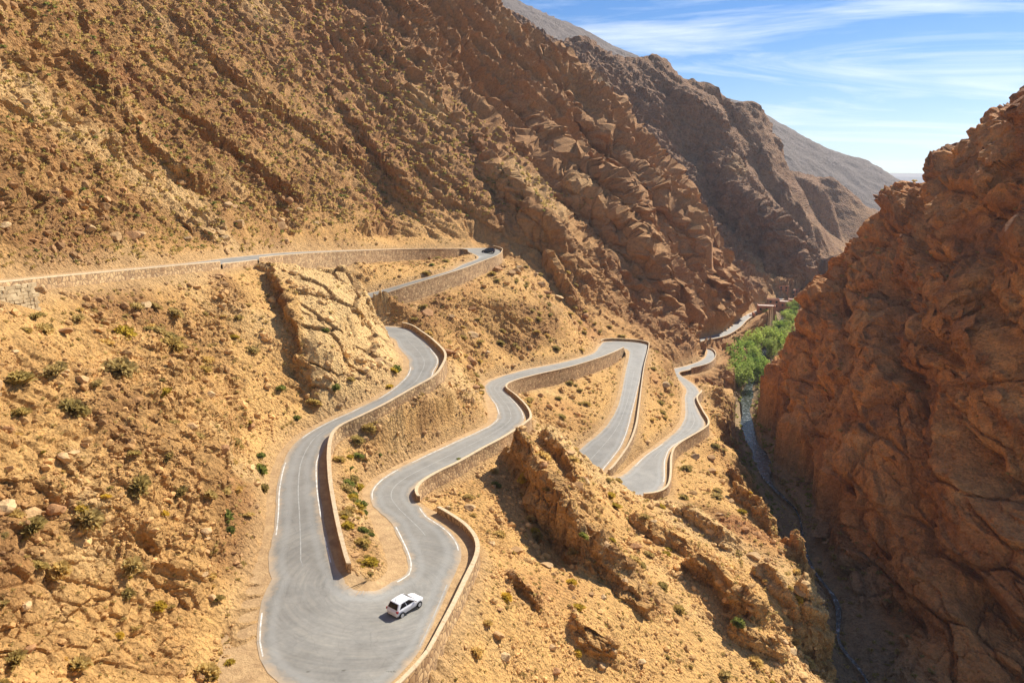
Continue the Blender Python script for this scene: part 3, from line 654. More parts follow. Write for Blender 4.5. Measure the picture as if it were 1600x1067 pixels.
M_WALL = masonry('rubble_masonry', (.27, .15, .065), (.66, .45, .22), (.20, .12, .06), 1.5)
m_cope, nt, bs = new_mat('coping')
nt.links.new(ramp(nt, noise(nt, 2.5, 5, .65), [(0.3, (.50, .36, .20)), (0.7, (.70, .54, .34))]), bs.inputs['Base Color']); bs.inputs['Roughness'].default_value = .9
bump(nt, bs, noise(nt, 9, 4), 0.02); M_COPE = m_cope
def box_strip(A, B, za, zb):
    """closed strip: plan edges A,B (n,2), bottom and top heights (n,)"""
    n = len(A); V = np.concatenate([np.c_[A, za], np.c_[B, za], np.c_[B, zb], np.c_[A, zb]]); q = []
    for i in range(n - 1):
        for k in range(4): q.append((k * n + i, ((k + 1) % 4) * n + i, ((k + 1) % 4) * n + i + 1, k * n + i + 1))
    q.append((0, n, 2 * n, 3 * n)); q.append((n - 1, 4 * n - 1, 3 * n - 1, 2 * n - 1))
    return V, np.array(q)
def wall(side, s0, s1, label, ph=0.8, drop_extra=2.5, th=0.4, piece=2.2):
    k = np.where((RSRC >= s0) & (RSRC <= s1))[0]
    sg = -1 if side == 'a' else 1
    E = (RA if side == 'a' else RB)[k]; d = nrm[k][:, :2] * sg; hw = np.maximum((RWA if side == 'a' else RWB)[k], .4)
    z = E[:, 2]; A = E[:, :2]; B = A + d * th
    root = bpy.data.objects.new('parapet_wall', None); COL.objects.link(root); root.location = (A[0][0], A[0][1], z[0])
    tag(root, label, 'wall', 'stone walls along the road'); off = np.array([A[0][0], A[0][1], z[0]])
    V, q = box_strip(A, B, z - 0.3, z + ph); obj('parapet', mesh_np('parapet', V - off, q), M_WALL, root)
    Bb = B + d * (0.10 * (hw + drop_extra))[:, None]                          # battered face below the road
    n = len(A); V = np.concatenate([np.c_[A, z - .28], np.c_[A, z - hw - drop_extra], np.c_[Bb, z - hw - drop_extra], np.c_[B + d * .004, z - .28]])
    q = [(m_ * n + i, (m_ + 1) % 4 * n + i, (m_ + 1) % 4 * n + i + 1, m_ * n + i + 1) for i in range(n - 1) for m_ in range(4)] + [(0, n, 2 * n, 3 * n), (n - 1, 4 * n - 1, 3 * n - 1, 2 * n - 1)]
    obj('retaining_wall', mesh_np('retaining_wall', V - off, np.array(q)), M_WALL, root)
    arc = np.r_[0, np.cumsum(np.hypot(*np.diff(A, axis=0).T))]; m_ = max(1, int(arc[-1] / piece)); cuts = np.linspace(0, arc[-1], m_ + 1)
    r_ = np.random.default_rng(int(s0 * 10) % 1000)
    for i in range(m_):
        t = np.linspace(cuts[i] + .012, cuts[i + 1] - .012, 3)
        a2 = np.stack([np.interp(t, arc, A[:, 0]), np.interp(t, arc, A[:, 1])], 1); d2 = np.stack([np.interp(t, arc, d[:, 0]), np.interp(t, arc, d[:, 1])], 1); d2 /= np.linalg.norm(d2, axis=1)[:, None]
        zz = np.interp(t, arc, z) + ph + .004 + r_.uniform(-.01, .012); j = r_.uniform(-.012, .012)
        V, q = box_strip(a2 - d2 * (.05 + j), a2 + d2 * (th + .05 + j), zz, zz + .13)
        obj('coping_stone', mesh_np('coping_stone', V - off, q), M_COPE, root)
    return root
wall('b', 0, 5.75, 'long pale stone parapet of the upper road at the left edge', 0.5)
wall('b', 5.76, 6.99, 'low stone kerb where the upper road shows above the left slope', 0.1)
wall('b', 7.0, 12.6, 'parapet and retaining wall of the upper road between the slab crag and the far hairpin', 0.55)
wall('a', 14.0, 21.0, 'curved retaining wall below the dark car at the far hairpin', 0.75, 3.0)
wall('a', U + 0.0, U + 15.7, 'long parapet between the upper bend and the strip of shrubs inside the hairpin', 0.95)
wall('b', U + 20.25, U + 26.4, 'low parapet along the outer edge of the nearest hairpin behind the white car', 0.75, 1.5)
wall('b', U + 27.6, U + 44.6, 'winding parapet and retaining wall of the middle road above the red crag', 0.75, 3.0)
wall('a', U + 43.6, U + 53.6, 'parapet round the outside of the second hairpin and down its far arm', 0.7, 1.5)
wall('b', U + 57.2, U + 65, 'parapet and retaining wall of the lower road above the gorge', 0.8, 3.0)
wall('b', U + 69, U + 72.5, 'small parapet round the bay of the road above the green trees', 0.6, 2.0)

# dry stone wall at the left edge, stone by stone
c0, c1 = at_y(-30, 478, 66.0), at_y(52, 466, 71.0)
root = bpy.data.objects.new('dry_stone_wall', None); COL.objects.link(root); root.location = tuple(c0)
tag(root, 'pale dry stone retaining wall below the parapet at the left edge', 'wall')
M_PALE, nt, bs = new_mat('pale_stone'); bs.inputs['Roughness'].default_value = .95; nt.links.new(ramp(nt, noise(nt, 1.4, 5), [(.3, (.50, .36, .19)), (.7, (.70, .53, .30))]), bs.inputs['Base Color'])
dvec = (c1 - c0); L_ = float(np.linalg.norm(dvec[:2])); dv = dvec / L_; nv = np.array([dv[1], -dv[0], 0])
r_ = np.random.default_rng(5)
for row in range(8):
    x = r_.uniform(-.3, 0)
    while x < L_:
        w = r_.uniform(.35, .75); h = 0.36
        b = np.array([[i, j, k] for i in (0, w - .03) for j in (-.35, .0) for k in (0, h - .03)]) + r_.normal(size=(8, 3)) * .025
        P = b[:, :1] * dv + (b[:, 1:2] + r_.uniform(-.05, .05)) * -nv + np.c_[np.zeros((8, 2)), b[:, 2]] + dv * x + np.array([0, 0, -1.3 + row * h])
        obj('stone', mesh_np('stone', P, np.array([(0, 1, 3, 2), (4, 6, 7, 5), (0, 4, 5, 1), (2, 3, 7, 6), (0, 2, 6, 4), (1, 5, 7, 3)])), M_PALE, root)
        x += w

# ------------------------------------------------------------------ river
m_water, nt, bs = new_mat('river_water')
nt.links.new(ramp(nt, noise(nt, 0.7, 6, .7), [(0.52, (.03, .035, .03)), (0.74, (.5, .54, .54))]), bs.inputs['Base Color']); bs.inputs['Roughness'].default_value = .22
bump(nt, bs, noise(nt, 1.6, 5, .6), .25, .6)
rv = np.array([p for p in _ext]); t = np.linspace(0, len(rv) - 1, 260); RVL = np.stack([np.interp(t, np.arange(len(rv)), rv[:, k]) for k in range(3)], 1)
RVL[:, 0] += 1.2 * np.sin(t * 4.1) * (t > .5); RVL[:, 2] = -85.75
tg = np.gradient(RVL, axis=0); tg /= np.linalg.norm(tg[:, :2], axis=1)[:, None]; nn = np.stack([-tg[:, 1], tg[:, 0], 0 * t], 1)
wd = (np.interp(RVL[:, 1], [150, 195, 215, 300, 500], [.35, .5, 2.8, 2.2, 1.4]) * (1 + .3 * np.sin(t * 2.3) + .25 * np.sin(t * 6.1)))[:, None]
tag(ribbon('river', RVL + nn * wd, RVL - nn * wd, m_water, 0, 3), kind='structure')

# ------------------------------------------------------------------ finding spots on the ground
ELV = GP[..., 2] / np.hypot(GP[..., 0], GP[..., 1]); RMAX = np.maximum.accumulate(ELV, axis=1)
def hit(px, py):
    d = ray(px, py); a = math.atan2(d[0], d[1]); e = d[2] / math.hypot(d[0], d[1])
    i = int(np.clip(np.searchsorted(azs, a), 0, NCOL - 1)); j = int(np.searchsorted(RMAX[i], e))
    return (i, min(j, NROW - 1))
VIS = ELV >= RMAX - 1e-6
def pix(P):
    P = np.asarray(P); zc = P[..., 1] * CT - P[..., 2] * ST; return 800 + F * P[..., 0] / zc, 533.5 - F * (P[..., 1] * ST + P[..., 2] * CT) / zc
PXG, PYG = pix(GP); DRG = DR.reshape(NCOL, NROW); RKG = rock.reshape(NCOL, NROW); UPG = up_mtn.reshape(NCOL, NROW)
GN = grid_normals(GP[..., 0], GP[..., 1], GP[..., 2])
AREA = RG ** 2 * np.gradient(azs)[:, None] * np.gradient(LRG, axis=1) / np.maximum(NRM[..., 2], .25)
INF = VIS & (PXG > -40) & (PXG < 1640) & (PYG > -40) & (PYG < 1110) & (DRG > 1.2)
def sample(n, weight, rng):
    w = (weight * AREA).ravel(); c = np.cumsum(w); return np.unravel_index(np.searchsorted(c, rng.random(n) * c[-1]), (NCOL, NROW))

# ------------------------------------------------------------------ rocks
def ico(sub=1):
    import bmesh
    bm = bmesh.new(); bmesh.ops.create_icosphere(bm, subdivisions=sub, radius=1.0)
    V = np.array([v.co[:] for v in bm.verts]); T = np.array([[v.index for v in f.verts] for f in bm.faces]); bm.free(); return V, T
IV, IT = ico(1); 
def facet(V, rng, n=9, lo=.45, hi=.95):
    """cut a ball by random planes: an angular stone"""
    V = V.copy()
    for _ in range(n):
        d = rng.normal(size=3); d /= np.linalg.norm(d); h = rng.uniform(lo, hi); s_ = V @ d; V -= np.maximum(s_ - h, 0)[:, None] * d
    return V
m_rock, nt, bs = new_mat('loose_rock')
g = nt.nodes.new('ShaderNodeObjectInfo'); a_ = nt.nodes.new('ShaderNodeAttribute'); a_.attribute_name = 'alb'
nt.links.new(mixc(nt, .8, a_.outputs['Color'], ramp(nt, noise(nt, 3, 5, .65), [(0.3, (.65, .63, .6)), (0.7, (1.25, 1.2, 1.15))]), 'MULTIPLY'), bs.inputs['Base Color']); bs.inputs['Roughness'].default_value = .95
bump(nt, bs, noise(nt, 5, 5), .08); M_ROCK = m_rock
def set_alb(me, cols):
    at = me.attributes.new('alb', 'FLOAT_COLOR', 'POINT'); at.data.foreach_set('color', np.c_[cols, np.ones(len(cols))].astype(np.float32).ravel())
# scree: thousands of angular stones nobody could count
rs = np.random.default_rng(21); NS = 24000
dens = INF * (GP[..., 2] > -80) * (RS > 0) * np.where(RG < 75, 1.0, np.where(RG < 130, .42, np.where(RG < 240, .10, 0))) * (0.25 + sstep(-.05, .35, fbm(PT / 9. + 50, 3)).reshape(NCOL, NROW) * 1.4)
si, sj = sample(NS, dens, rs)
base = GP[si, sj]; size = np.clip(.06 * (1 - rs.random(NS)) ** (-1 / 2.3), .055, .45) * np.clip(RG[si, sj] / 60, .9, 2.4)
proto = [facet(IV[:, :], rs, 7, .5, .9) for _ in range(24)]
PV = np.stack(proto)[rs.integers(0, 24, NS)] * (size[:, None, None] * rs.uniform(.65, 1.3, (NS, 1, 3)) * np.array([1, 1, .75]))
an = rs.random(NS) * 6.283; ca, sa = np.cos(an)[:, None], np.sin(an)[:, None]
PV = np.stack([PV[..., 0] * ca - PV[..., 1] * sa, PV[..., 0] * sa + PV[..., 1] * ca, PV[..., 2]], -1) + base[:, None] + np.array([0, 0, 1.0]) * (size * .2)[:, None, None]
# the smallest stones keep only a coarse shape
FT = (IT[None] + (np.arange(NS) * len(IV))[:, None, None]).reshape(-1, 3)
me = mesh_np('scree', PV.reshape(-1, 3), FT)
cols = alb.reshape(NCOL, NROW, 3)[si, sj] * rs.uniform(.7, 1.25, (NS, 1)); set_alb(me, np.repeat(cols, len(IV), 0))
tag(obj('scree', me, M_ROCK), 'loose angular stones scattered over the slopes', 'scree', kind='stuff')
# boulders one can pick out
IV2, IT2 = ico(3)
def boulder_mesh(name, seed, col, flat=.8):
    r_ = np.random.default_rng(seed); V = facet(IV2, r_, 14, .5, .95) * np.array([1, 1, flat])
    V = V + (IV2 * (.10 * fbm(IV2 * 1.7 + seed * 3.1, 4))[:, None]); me = mesh_np(name, V, IT2)
    set_alb(me, np.repeat(np.array(col)[None], len(V), 0) * (1 + .25 * fbm(IV2 * 2.5 + seed, 3))[:, None]); me.materials.append(M_ROCK); return me
B_ME = [boulder_mesh('boulder', 40 + i, c) for i, c in enumerate(((.52, .33, .15), (.46, .27, .11), (.58, .40, .2), (.42, .22, .09), (.50, .30, .13), (.55, .36, .17)))]
def place_boulder(px, py, wpx, label, group=None, squash=.8):
    i, j = hit(px, py); p = GP[i, j]; zc = p[1] * CT - p[2] * ST; r_ = wpx / 2 * zc / F
    o = obj('boulder', B_ME[random.randrange(6)], None, None, (p[0], p[1], p[2] + r_ * .25), (random.uniform(-.3, .3), random.uniform(-.3, .3), random.uniform(0, 6.28)), (r_ * random.uniform(.9, 1.15), r_, r_ * squash))
    return tag(o, label, 'boulder', group)
for px, py, w, lb in ((22,792,42,'brown boulder at the left edge beside a line of larger rocks'), (72,803,40,'square boulder in the row of rocks below the left slope'), (103,800,36,'boulder touching the dry shrub in the row of rocks on the left slope'),
        (120,600,26,'pale boulder among scree near the upper left shrubs'), (8,606,34,'rounded boulder below the dark olive shrub at the left edge'), (905,765,26,'pale boulder on the ridge above the red crag'),
        (1050,705,14,'small boulder on the bank between the two lower roads'), (845,620,12,'lone boulder on the bare bank between the middle roads'), (1133,596,18,'broad pale rock above the end of the lower road'),
        (700,793,10,'small pale stone at the gap between the two parapets'), (225,480,22,'square boulder below the long pale parapet'), (60,455,26,'dark boulder beside the dry stone wall')):
    place_boulder(px, py, w, lb)
rb = np.random.default_rng(77)
zones = [('angular boulder lying on the stony slope left of the hairpin', 'boulders on the left slope', 34, (PXG < 410) & (PYG > 480)), ('angular boulder lying on the ridge right of the nearest hairpin', 'boulders on the near ridge', 40, (PXG > 690) & (PYG > 780)),
         ('angular boulder on the rocky bank between the road bends', 'boulders between the bends', 30, (PXG > 540) & (PYG < 760) & (RG < 260) & (PYG > 420) & (PXG < 1120)), ('fallen boulder at the foot of the mountain above the upper road', 'boulders above the upper road', 26, (UPG > .3) & (PYG > 300) & (PXG < 500))]
for lb, gr, n, msk in zones:
    ii, jj = sample(n, INF * msk * (RS > 0) * (DRG > 2.5) / RG ** 2, rb)
    for a, b in zip(ii, jj):
        p = GP[a, b]; f_ = rb.uniform(.45, 1.0); r_ = float(np.clip(.011 * RG[a, b] * f_, .3, 2.0)); k_ = int(rb.integers(6)); fl = rb.uniform(.5, .95)
        o = obj('boulder', B_ME[k_], None, None, (p[0], p[1], p[2] + r_ * .2), (rb.uniform(-.4, .4), rb.uniform(-.4, .4), rb.uniform(0, 6.28)), (r_ * rb.uniform(.8, 1.3), r_, r_ * fl))
        tag(o, '%s %s %s %s' % ('large' if f_ > .8 else ('small' if f_ < .6 else 'medium'), 'flat' if fl < .7 else 'blocky', ('tan', 'brown', 'pale', 'dark red-brown', 'sandy brown', 'light tan')[k_], lb), 'boulder', gr)

# ------------------------------------------------------------------ shrubs
def blades(n, rng, spread=1.0, w=.05, up=.35):
    """a tuft: thin blades fanning out from the base"""
    d = rng.normal(size=(n, 3)); d[:, 2] = np.abs(d[:, 2]) * .9 + up * .4; d /= np.linalg.norm(d, axis=1)[:, None]
    L = rng.uniform(.45, 1.0, n)[:, None] * np.array([1, 1, .85]); tip = d * L * .5 * spread
    b = d * rng.uniform(.05, .3, (n, 1)) * .5; s_ = np.cross(d, rng.normal(size=(n, 3))); s_ /= np.linalg.norm(s_, axis=1)[:, None]; s_ *= w * rng.uniform(.6, 1.4, (n, 1))
    V = np.stack([b - s_ * .5, b + s_ * .5, tip + s_ * .8, tip - s_ * .8], 1).reshape(-1, 3)
    return V, np.arange(4 * n).reshape(-1, 4), np.repeat(np.linalg.norm(tip, axis=1), 4)
def leaf_mat(name, c_in, c_out):
    m, nt, bs = new_mat(name)
    nz = noise(nt, 2.2, 3); col = ramp(nt, nz, [(0.3, c_in), (0.7, c_out)])
    oi = nt.nodes.new('ShaderNodeObjectInfo'); col = mixc(nt, .55, col, ramp(nt, oi.outputs['Random'], [(0, (.6, .6, .6)), (.5, (1, 1, 1)), (1, (1.5, 1.35, 1.1))]), 'MULTIPLY')
    nt.links.new(col, bs.inputs['Base Color']); bs.inputs['Roughness'].default_value = .8; bs.inputs['Specular IOR Level'].default_value = .2
    tr = nt.nodes.new('ShaderNodeBsdfTranslucent'); nt.links.new(col, tr.inputs[0]); ad = nt.nodes.new('ShaderNodeMixShader'); ad.inputs[0].default_value = .5
    nt.links.new(bs.outputs[0], ad.inputs[1]); nt.links.new(tr.outputs[0], ad.inputs[2]); nt.links.new(ad.outputs[0], nt.nodes['Material Output'].inputs[0])
    return m
M_DRY = leaf_mat('dry_shrub', (.46, .34, .12), (.74, .56, .22)); M_OLIVE = leaf_mat('olive_shrub', (.34, .255, .08), (.60, .46, .16)); M_YEL = leaf_mat('yellow_shrub', (.45, .34, .05), (.68, .50, .08)); M_GREEN = leaf_mat('green_shrub', (.15, .165, .04), (.31, .33, .085))
rsh = np.random.default_rng(31)
def shrub_meshes(mat, k, n=420):
    out = []
    for i in range(k):
        V, q, _ = blades(n, rsh); V = V * np.array([rsh.uniform(.9, 1.2), rsh.uniform(.9, 1.2), rsh.uniform(.8, 1.1)])
        me = mesh_np('shrub', V, q); me.materials.append(mat); out.append(me)
    return out
SH = {'dry': shrub_meshes(M_DRY, 4), 'olive': shrub_meshes(M_OLIVE, 4), 'yellow': shrub_meshes(M_YEL, 2), 'green': shrub_meshes(M_GREEN, 3)}
def place_shrub(i, j, dia, kind, label, group=None, tall=1.0):
    p = GP[i, j]; n = GN[i, j]
    o = obj('shrub', SH[kind][rsh.integers(len(SH[kind]))], None, None, (p[0], p[1], p[2] - .04 * dia), (float(-n[1] * .5), float(n[0] * .5), rsh.uniform(0, 6.28)), (dia, dia, dia * tall * .95))
    return tag(o, label, 'shrub', group)
def shrub_px(px, py, wpx, kind, label, group=None, tall=1.0):
    i, j = hit(px, py); p = GP[i, j]; return place_shrub(i, j, wpx * (p[1] * CT - p[2] * ST) / F * 1.2, kind, label, group, tall)
SPEC = [(30,600,54,'olive','largest dark olive shrub at the left edge above the boulders'), (130,815,48,'dry','big dry shrub growing behind the row of boulders'), (48,830,46,'olive','low brown shrub below the row of boulders'), (210,762,44,'olive','dark domed shrub in the middle of the left slope'),
 (176,582,42,'dry','oval straw-coloured shrub on the scree of the left slope'), (115,640,44,'olive','dark shrub beside the pale boulder on the left slope'), (78,588,40,'dry','shrub next to the largest dark olive shrub'), (45,648,36,'olive','round shrub under the largest dark olive shrub'), (320,1055,42,'dry','shrub near the bottom edge beside the hairpin'),
 (22,1035,44,'olive','shrub in the bottom left corner'), (115,1045,40,'dry','shrub at the bottom edge of the left slope'), (98,892,38,'dry','shrub on the sandy lower part of the left slope'), (197,892,34,'dry','dry shrub beside the rocky gully on the lower left slope'), (272,545,34,'olive','shrub under the broken rocks of the left slope'),
 (560,795,30,'green','bright green bush inside the strip between the two road arms'), (548,780,24,'yellow','yellow-green bush touching the bright green bush'), (345,808,30,'green','green creeping plant on the rocky bank left of the hairpin', ), (358,830,20,'green','lower end of the green plant on the rocky bank'),
 (407,735,22,'green','green bush at the road edge left of the long arm'), (411,765,18,'olive','olive bush at the road edge below the green bush'), (436,610,20,'green','green plant on the rocks left of the pale slab'), (510,520,16,'green','green plant in a crack of the pale slab'), (524,610,18,'green','dark green bush at the foot of the pale slab'),
 (606,606,16,'yellow','yellow bush at the bend beside the pale slab'), (614,582,14,'yellow','yellow bush just above the bend'), (717,725,14,'green','bush at the foot of the middle road bank'), (575,670,26,'olive','dark bush behind the long parapet'), (556,690,20,'olive','bush where the long parapet starts'), (772,760,16,'green','green plant beside the red crag', ),
 (1152,975,22,'green','dark green bush on the rounded outcrop'), (910,840,18,'green','green bush in the shade of the red crag'), (905,1022,16,'yellow','bright yellow bush near the low parapet'), (665,430,12,'olive','dark bush below the upper retaining wall'), (660,485,14,'olive','dark bush on the slope above the bend parapet'), (645,500,12,'olive','bush just above the bend parapet'),
 (722,530,14,'olive','dark shrub on the slope right of the bend parapet'), (572,402,12,'olive','bush beside the far arm of the upper road'), (674,415,9,'green','green bush on the bank between the upper road arms'), (888,600,11,'olive','dark round bush below the middle retaining wall'), (905,612,10,'olive','second dark bush below the middle retaining wall'), (730,778,16,'dry','dry bush on the sandy slope under the middle parapet'),
 (1160,745,12,'green','green bush on the gravel beside the river'), (760,975,16,'dry','dry shrub beside the low parapet of the hairpin')]
for s_ in SPEC: shrub_px(*s_[:5])
zones = [('shrub on the stony slope left of the hairpin', 'shrubs on the left slope', 95, (PXG < 400) & (PYG > 470), ('dry', 'dry', 'olive', 'yellow')),
         ('shrub on the ridge right of the nearest hairpin', 'shrubs on the near ridge', 84, (PXG > 690) & (PYG > 700) & (RG < 190), ('dry', 'dry', 'olive', 'yellow')),
         ('shrub on the banks between the road bends', 'shrubs between the bends', 84, (PXG > 590) & (PXG < 1120) & (PYG < 720) & (PYG > 400) & (RG < 270), ('olive', 'dry', 'olive')),
         ('weed in the strip between the two arms of the hairpin', 'weeds inside the hairpin', 34, (PXG > 528) & (PXG < 582) & (PYG > 700) & (PYG < 910) & (RG < 105), ('yellow', 'dry', 'olive', 'green')),
         ('shrub along the foot of the slope beside the long road arm', 'shrubs along the road edge', 12, (PXG > 395) & (PXG < 640) & (PYG > 560) & (PYG < 800) & (DRG < 3), ('olive', 'yellow', 'green'))]
for lb, gr, n, msk, kinds in zones:
    ii, jj = sample(n, INF * msk * (RS > 0) / RG, rsh)
    for a, b in zip(ii, jj):
        kd_ = kinds[rsh.integers(len(kinds))]; f_ = rsh.uniform(.45, 1.3) ** 1.3; sz_ = 'large' if f_ > .95 else ('small' if f_ < .65 else 'middling')
        place_shrub(a, b, float(np.clip(.021 * RG[a, b] * f_, .5, 2.8)), kd_, '%s %s %s' % (sz_, {'dry': 'straw-coloured', 'olive': 'dark olive', 'yellow': 'yellowish', 'green': 'green'}[kd_], lb), gr, rsh.uniform(.7, 1.15))
# the rest of the scrub, too much to count
def scrub(name, n, weight, mat, blades_n, smin, smax, scale_r, label):
    ii, jj = sample(n, weight, rsh); V1, q1, _ = blades(blades_n * 6, rsh, 1.0, .11); V1 = V1.reshape(6, -1, 3); k = V1.shape[1]
    sz = np.clip(scale_r * RG[ii, jj] * rsh.uniform(.4, 1.2, n), smin, smax); V = V1[rsh.integers(0, 6, n)] * sz[:, None, None] + GP[ii, jj][:, None]
    me = mesh_np(name, V.reshape(-1, 3), np.arange(n * k).reshape(-1, 4)); return tag(obj(name, me, mat), label, 'scrub', kind='stuff')
lm = (RS > 0) * INF * (1 - .9 * slab.reshape(NCOL, NROW))
scrub('dry_scrub', 3600, lm * (RG < 260) / RG ** 1.3, M_DRY, 26, .25, 1.2, .009, 'small dry tufts dotted over the near slopes')
scrub('mountain_scrub', 3000, lm * (UPG > .3) * (RG < 330) / RG ** 1.6, M_OLIVE, 22, .5, 2.2, .011, 'dark low scrub dotted over the big mountainside')
scrub('green_scrub', 420, lm * (UPG > .3) * (RG < 330) / RG ** 1.6, M_GREEN, 22, .5, 2.0, .010, 'green low scrub in the cracks of the big mountainside')
scrub('cliff_scrub', 160, INF * (RS < 0) * (GN[..., 2] > .45), M_OLIVE, 22, .8, 2.0, .009, 'dark scrub on the ledges of the right wall')

# ------------------------------------------------------------------ trees along the river
m_bark, nt, bs = new_mat('bark'); nt.links.new(ramp(nt, noise(nt, 4, 4), [(.3, (.10, .075, .05)), (.7, (.22, .17, .12))]), bs.inputs['Base Color'])
M_LEAF = [leaf_mat('poplar_leaves', (.20, .30, .05), (.38, .50, .10)), leaf_mat('willow_leaves', (.26, .34, .07), (.46, .55, .14)), leaf_mat('walnut_leaves', (.12, .21, .04), (.26, .37, .07))]
def tree_meshes(seed, h, w, n=1300):
    r_ = np.random.default_rng(seed); lob = [(r_.normal(size=2) * w * .24, h * r_.uniform(.35, .85), r_.uniform(.22, .42) * w) for _ in range(11)]
    c = np.array([[l[0][0], l[0][1], l[1]] for l in lob]); rad = np.array([l[2] for l in lob]); k = r_.integers(0, 11, n)
    d = r_.normal(size=(n, 3)); d /= np.linalg.norm(d, axis=1)[:, None]; p = c[k] + d * (rad[k] * r_.uniform(.55, 1.05, n))[:, None] * np.array([1, 1, 1.2])
    u = r_.normal(size=(n, 3)); u /= np.linalg.norm(u, axis=1)[:, None]; v = np.cross(u, r_.normal(size=(n, 3))); v /= np.linalg.norm(v, axis=1)[:, None]; s_ = r_.uniform(.16, .34, (n, 1))
    V = np.stack([p - u * s_ - v * s_ * .6, p + u * s_ - v * s_ * .6, p + u * s_ + v * s_ * .6, p - u * s_ + v * s_ * .6], 1).reshape(-1, 3)
    crown = mesh_np('crown', V, np.arange(4 * n).reshape(-1, 4))
    TV, TF = [], []
    def limb(a, b, r0, r1):
        a, b = np.array(a, float), np.array(b, float); ax = (b - a) / np.linalg.norm(b - a); u = np.cross(ax, [1, 0, .1]); u /= np.linalg.norm(u); v = np.cross(ax, u); o = sum(len(t) for t in TV)
        an = np.arange(6) / 6 * 2 * math.pi; ring = np.cos(an)[:, None] * u + np.sin(an)[:, None] * v
        TV.append(np.vstack([a + ring * r0, b + ring * r1])); TF.extend([(o + i, o + (i + 1) % 6, o + 6 + (i + 1) % 6, o + 6 + i) for i in range(6)])
    limb((0, 0, -.5), (.1, 0, h * .45), .22, .14)
    for q in range(5): limb((.1, 0, h * (.3 + .05 * q)), c[q], .10, .03)
    return crown, mesh_np('trunk', np.vstack(TV), np.array(TF))
TREE = [tree_meshes(60 + i, *hw) for i, hw in enumerate(((9, 5.5), (8, 6), (11, 5), (7, 5.5), (10, 6.5)))]
rt = np.random.default_rng(88)
def riv_at(Yv): return np.interp(Yv, _ext[:, 1], _ext[:, 0])
def ground_z(x, y):
    a = math.atan2(x, y); i = int(np.clip(np.searchsorted(azs, a), 0, NCOL - 1)); j = int(np.argmin(np.abs(np.hypot(GP[i, :, 0], GP[i, :, 1]) - math.hypot(x, y)))); return float(GP[i, j, 2])
def tree(x, y, s_, k, label, group):
    root = bpy.data.objects.new('tree', None); COL.objects.link(root); root.location = (x, y, ground_z(x, y)); root.rotation_euler = (0, 0, rt.uniform(0, 6.28)); root.scale = (s_, s_, s_ * rt.uniform(.9, 1.15))
    c = obj('crown', TREE[k][0].copy() if not TREE[k][0].materials else TREE[k][0], None, root); tr = obj('trunk', TREE[k][1], m_bark, root)
    return tag(root, label, 'tree', group)
for k in range(5): TREE[k][0].materials.append(M_LEAF[(0, 1, 0, 2, 1)[k]])
n_t = 0
for _ in range(3000):
    if n_t >= 95: break
    y = rt.uniform(285, 520); f_ = (y - 285) / 235; x = riv_at(y) + rt.uniform(-9 - 20 * min(1, f_ * 2), 4 + 9 * f_)
    if abs(x - riv_at(y)) < 3.5: continue
    i, = [int(np.argmin(np.hypot(RA[:, 0] - x, RA[:, 1] - y)))]
    if min(np.hypot(RIB[..., 0] - x, RIB[..., 1] - y).ravel()) < 5: continue
    gz = ground_z(x, y)
    if gz > -80: continue
    k_ = int(rt.integers(5)); f2_ = rt.uniform(.8, 1.3); tone = ('mid green', 'pale yellow-green', 'slender mid green', 'dark green', 'broad pale green')[k_]
    where = 'at the near end of the riverside grove' if y < 330 else ('in the middle of the riverside grove' if y < 400 else ('in the riverside grove below the village' if x < riv_at(y) else 'on the far bank of the river below the village'))
    tree(x, y, f2_ * (1 if y < 390 else .6), k_, '%s %s tree %s' % ('tall' if f2_ > 1.05 else 'low', tone, where), 'trees of the grove on the valley floor' if y > 330 else 'trees at the near end of the grove'); n_t += 1
# reeds and low green along the water
gi = INF * (RD < 9) * (RD > 3.0) * (GP[..., 2] > -86) * (GP[..., 2] < -82) * (Y > 175) * (Y < 420)
scrub('riverside_reeds', 500, gi, M_GREEN, 22, .9, 2.2, .008, 'green reeds and low bushes along the river bank')
gi = INF * (RD < 12) * (RD > 2.2) * (Y < 215) * (GP[..., 2] < -76)
scrub('gorge_scrub', 160, gi, M_OLIVE, 26, .7, 2.0, .012, 'dark bushes along the shaded floor of the gorge')
# ------------------------------------------------------------------ village
def plain(name, c0, c1, rough=.9, sc=.6):
    m, nt, bs = new_mat(name); nt.links.new(ramp(nt, noise(nt, sc, 5, .6), [(.3, c0), (.7, c1)]), bs.inputs['Base Color']); bs.inputs['Roughness'].default_value = rough; return m
M_ADOBE = plain('adobe', (.38, .17, .09), (.50, .24, .13)); M_ROOF = plain('roof_screed', (.60, .48, .38), (.74, .62, .50)); M_WHITE = plain('white_roof', (.68, .68, .68), (.82, .82, .82)); M_DARKWIN = plain('window_glass', (.02, .02, .025), (.05, .05, .06), .2)
M_WOOD = plain('wood', (.12, .07, .04), (.2, .12, .07)); M_YELLOW = plain('yellow_cloth', (.75, .6, .04), (.85, .72, .08))
CUBE = np.array([(0, 1, 3, 2), (4, 6, 7, 5), (0, 4, 5, 1), (2, 3, 7, 6), (0, 2, 6, 4), (1, 5, 7, 3)])
def bx(x0, x1, y0, y1, z0, z1): return np.array([[x, y, z] for x in (x0, x1) for y in (y0, y1) for z in (z0, z1)], float)
def boxes(name, L, mat, parent):
    V = np.vstack([bx(*b) for b in L]); q = np.vstack([CUBE + 8 * i for i in range(len(L))]); return obj(name, mesh_np(name, V, q), mat, parent)
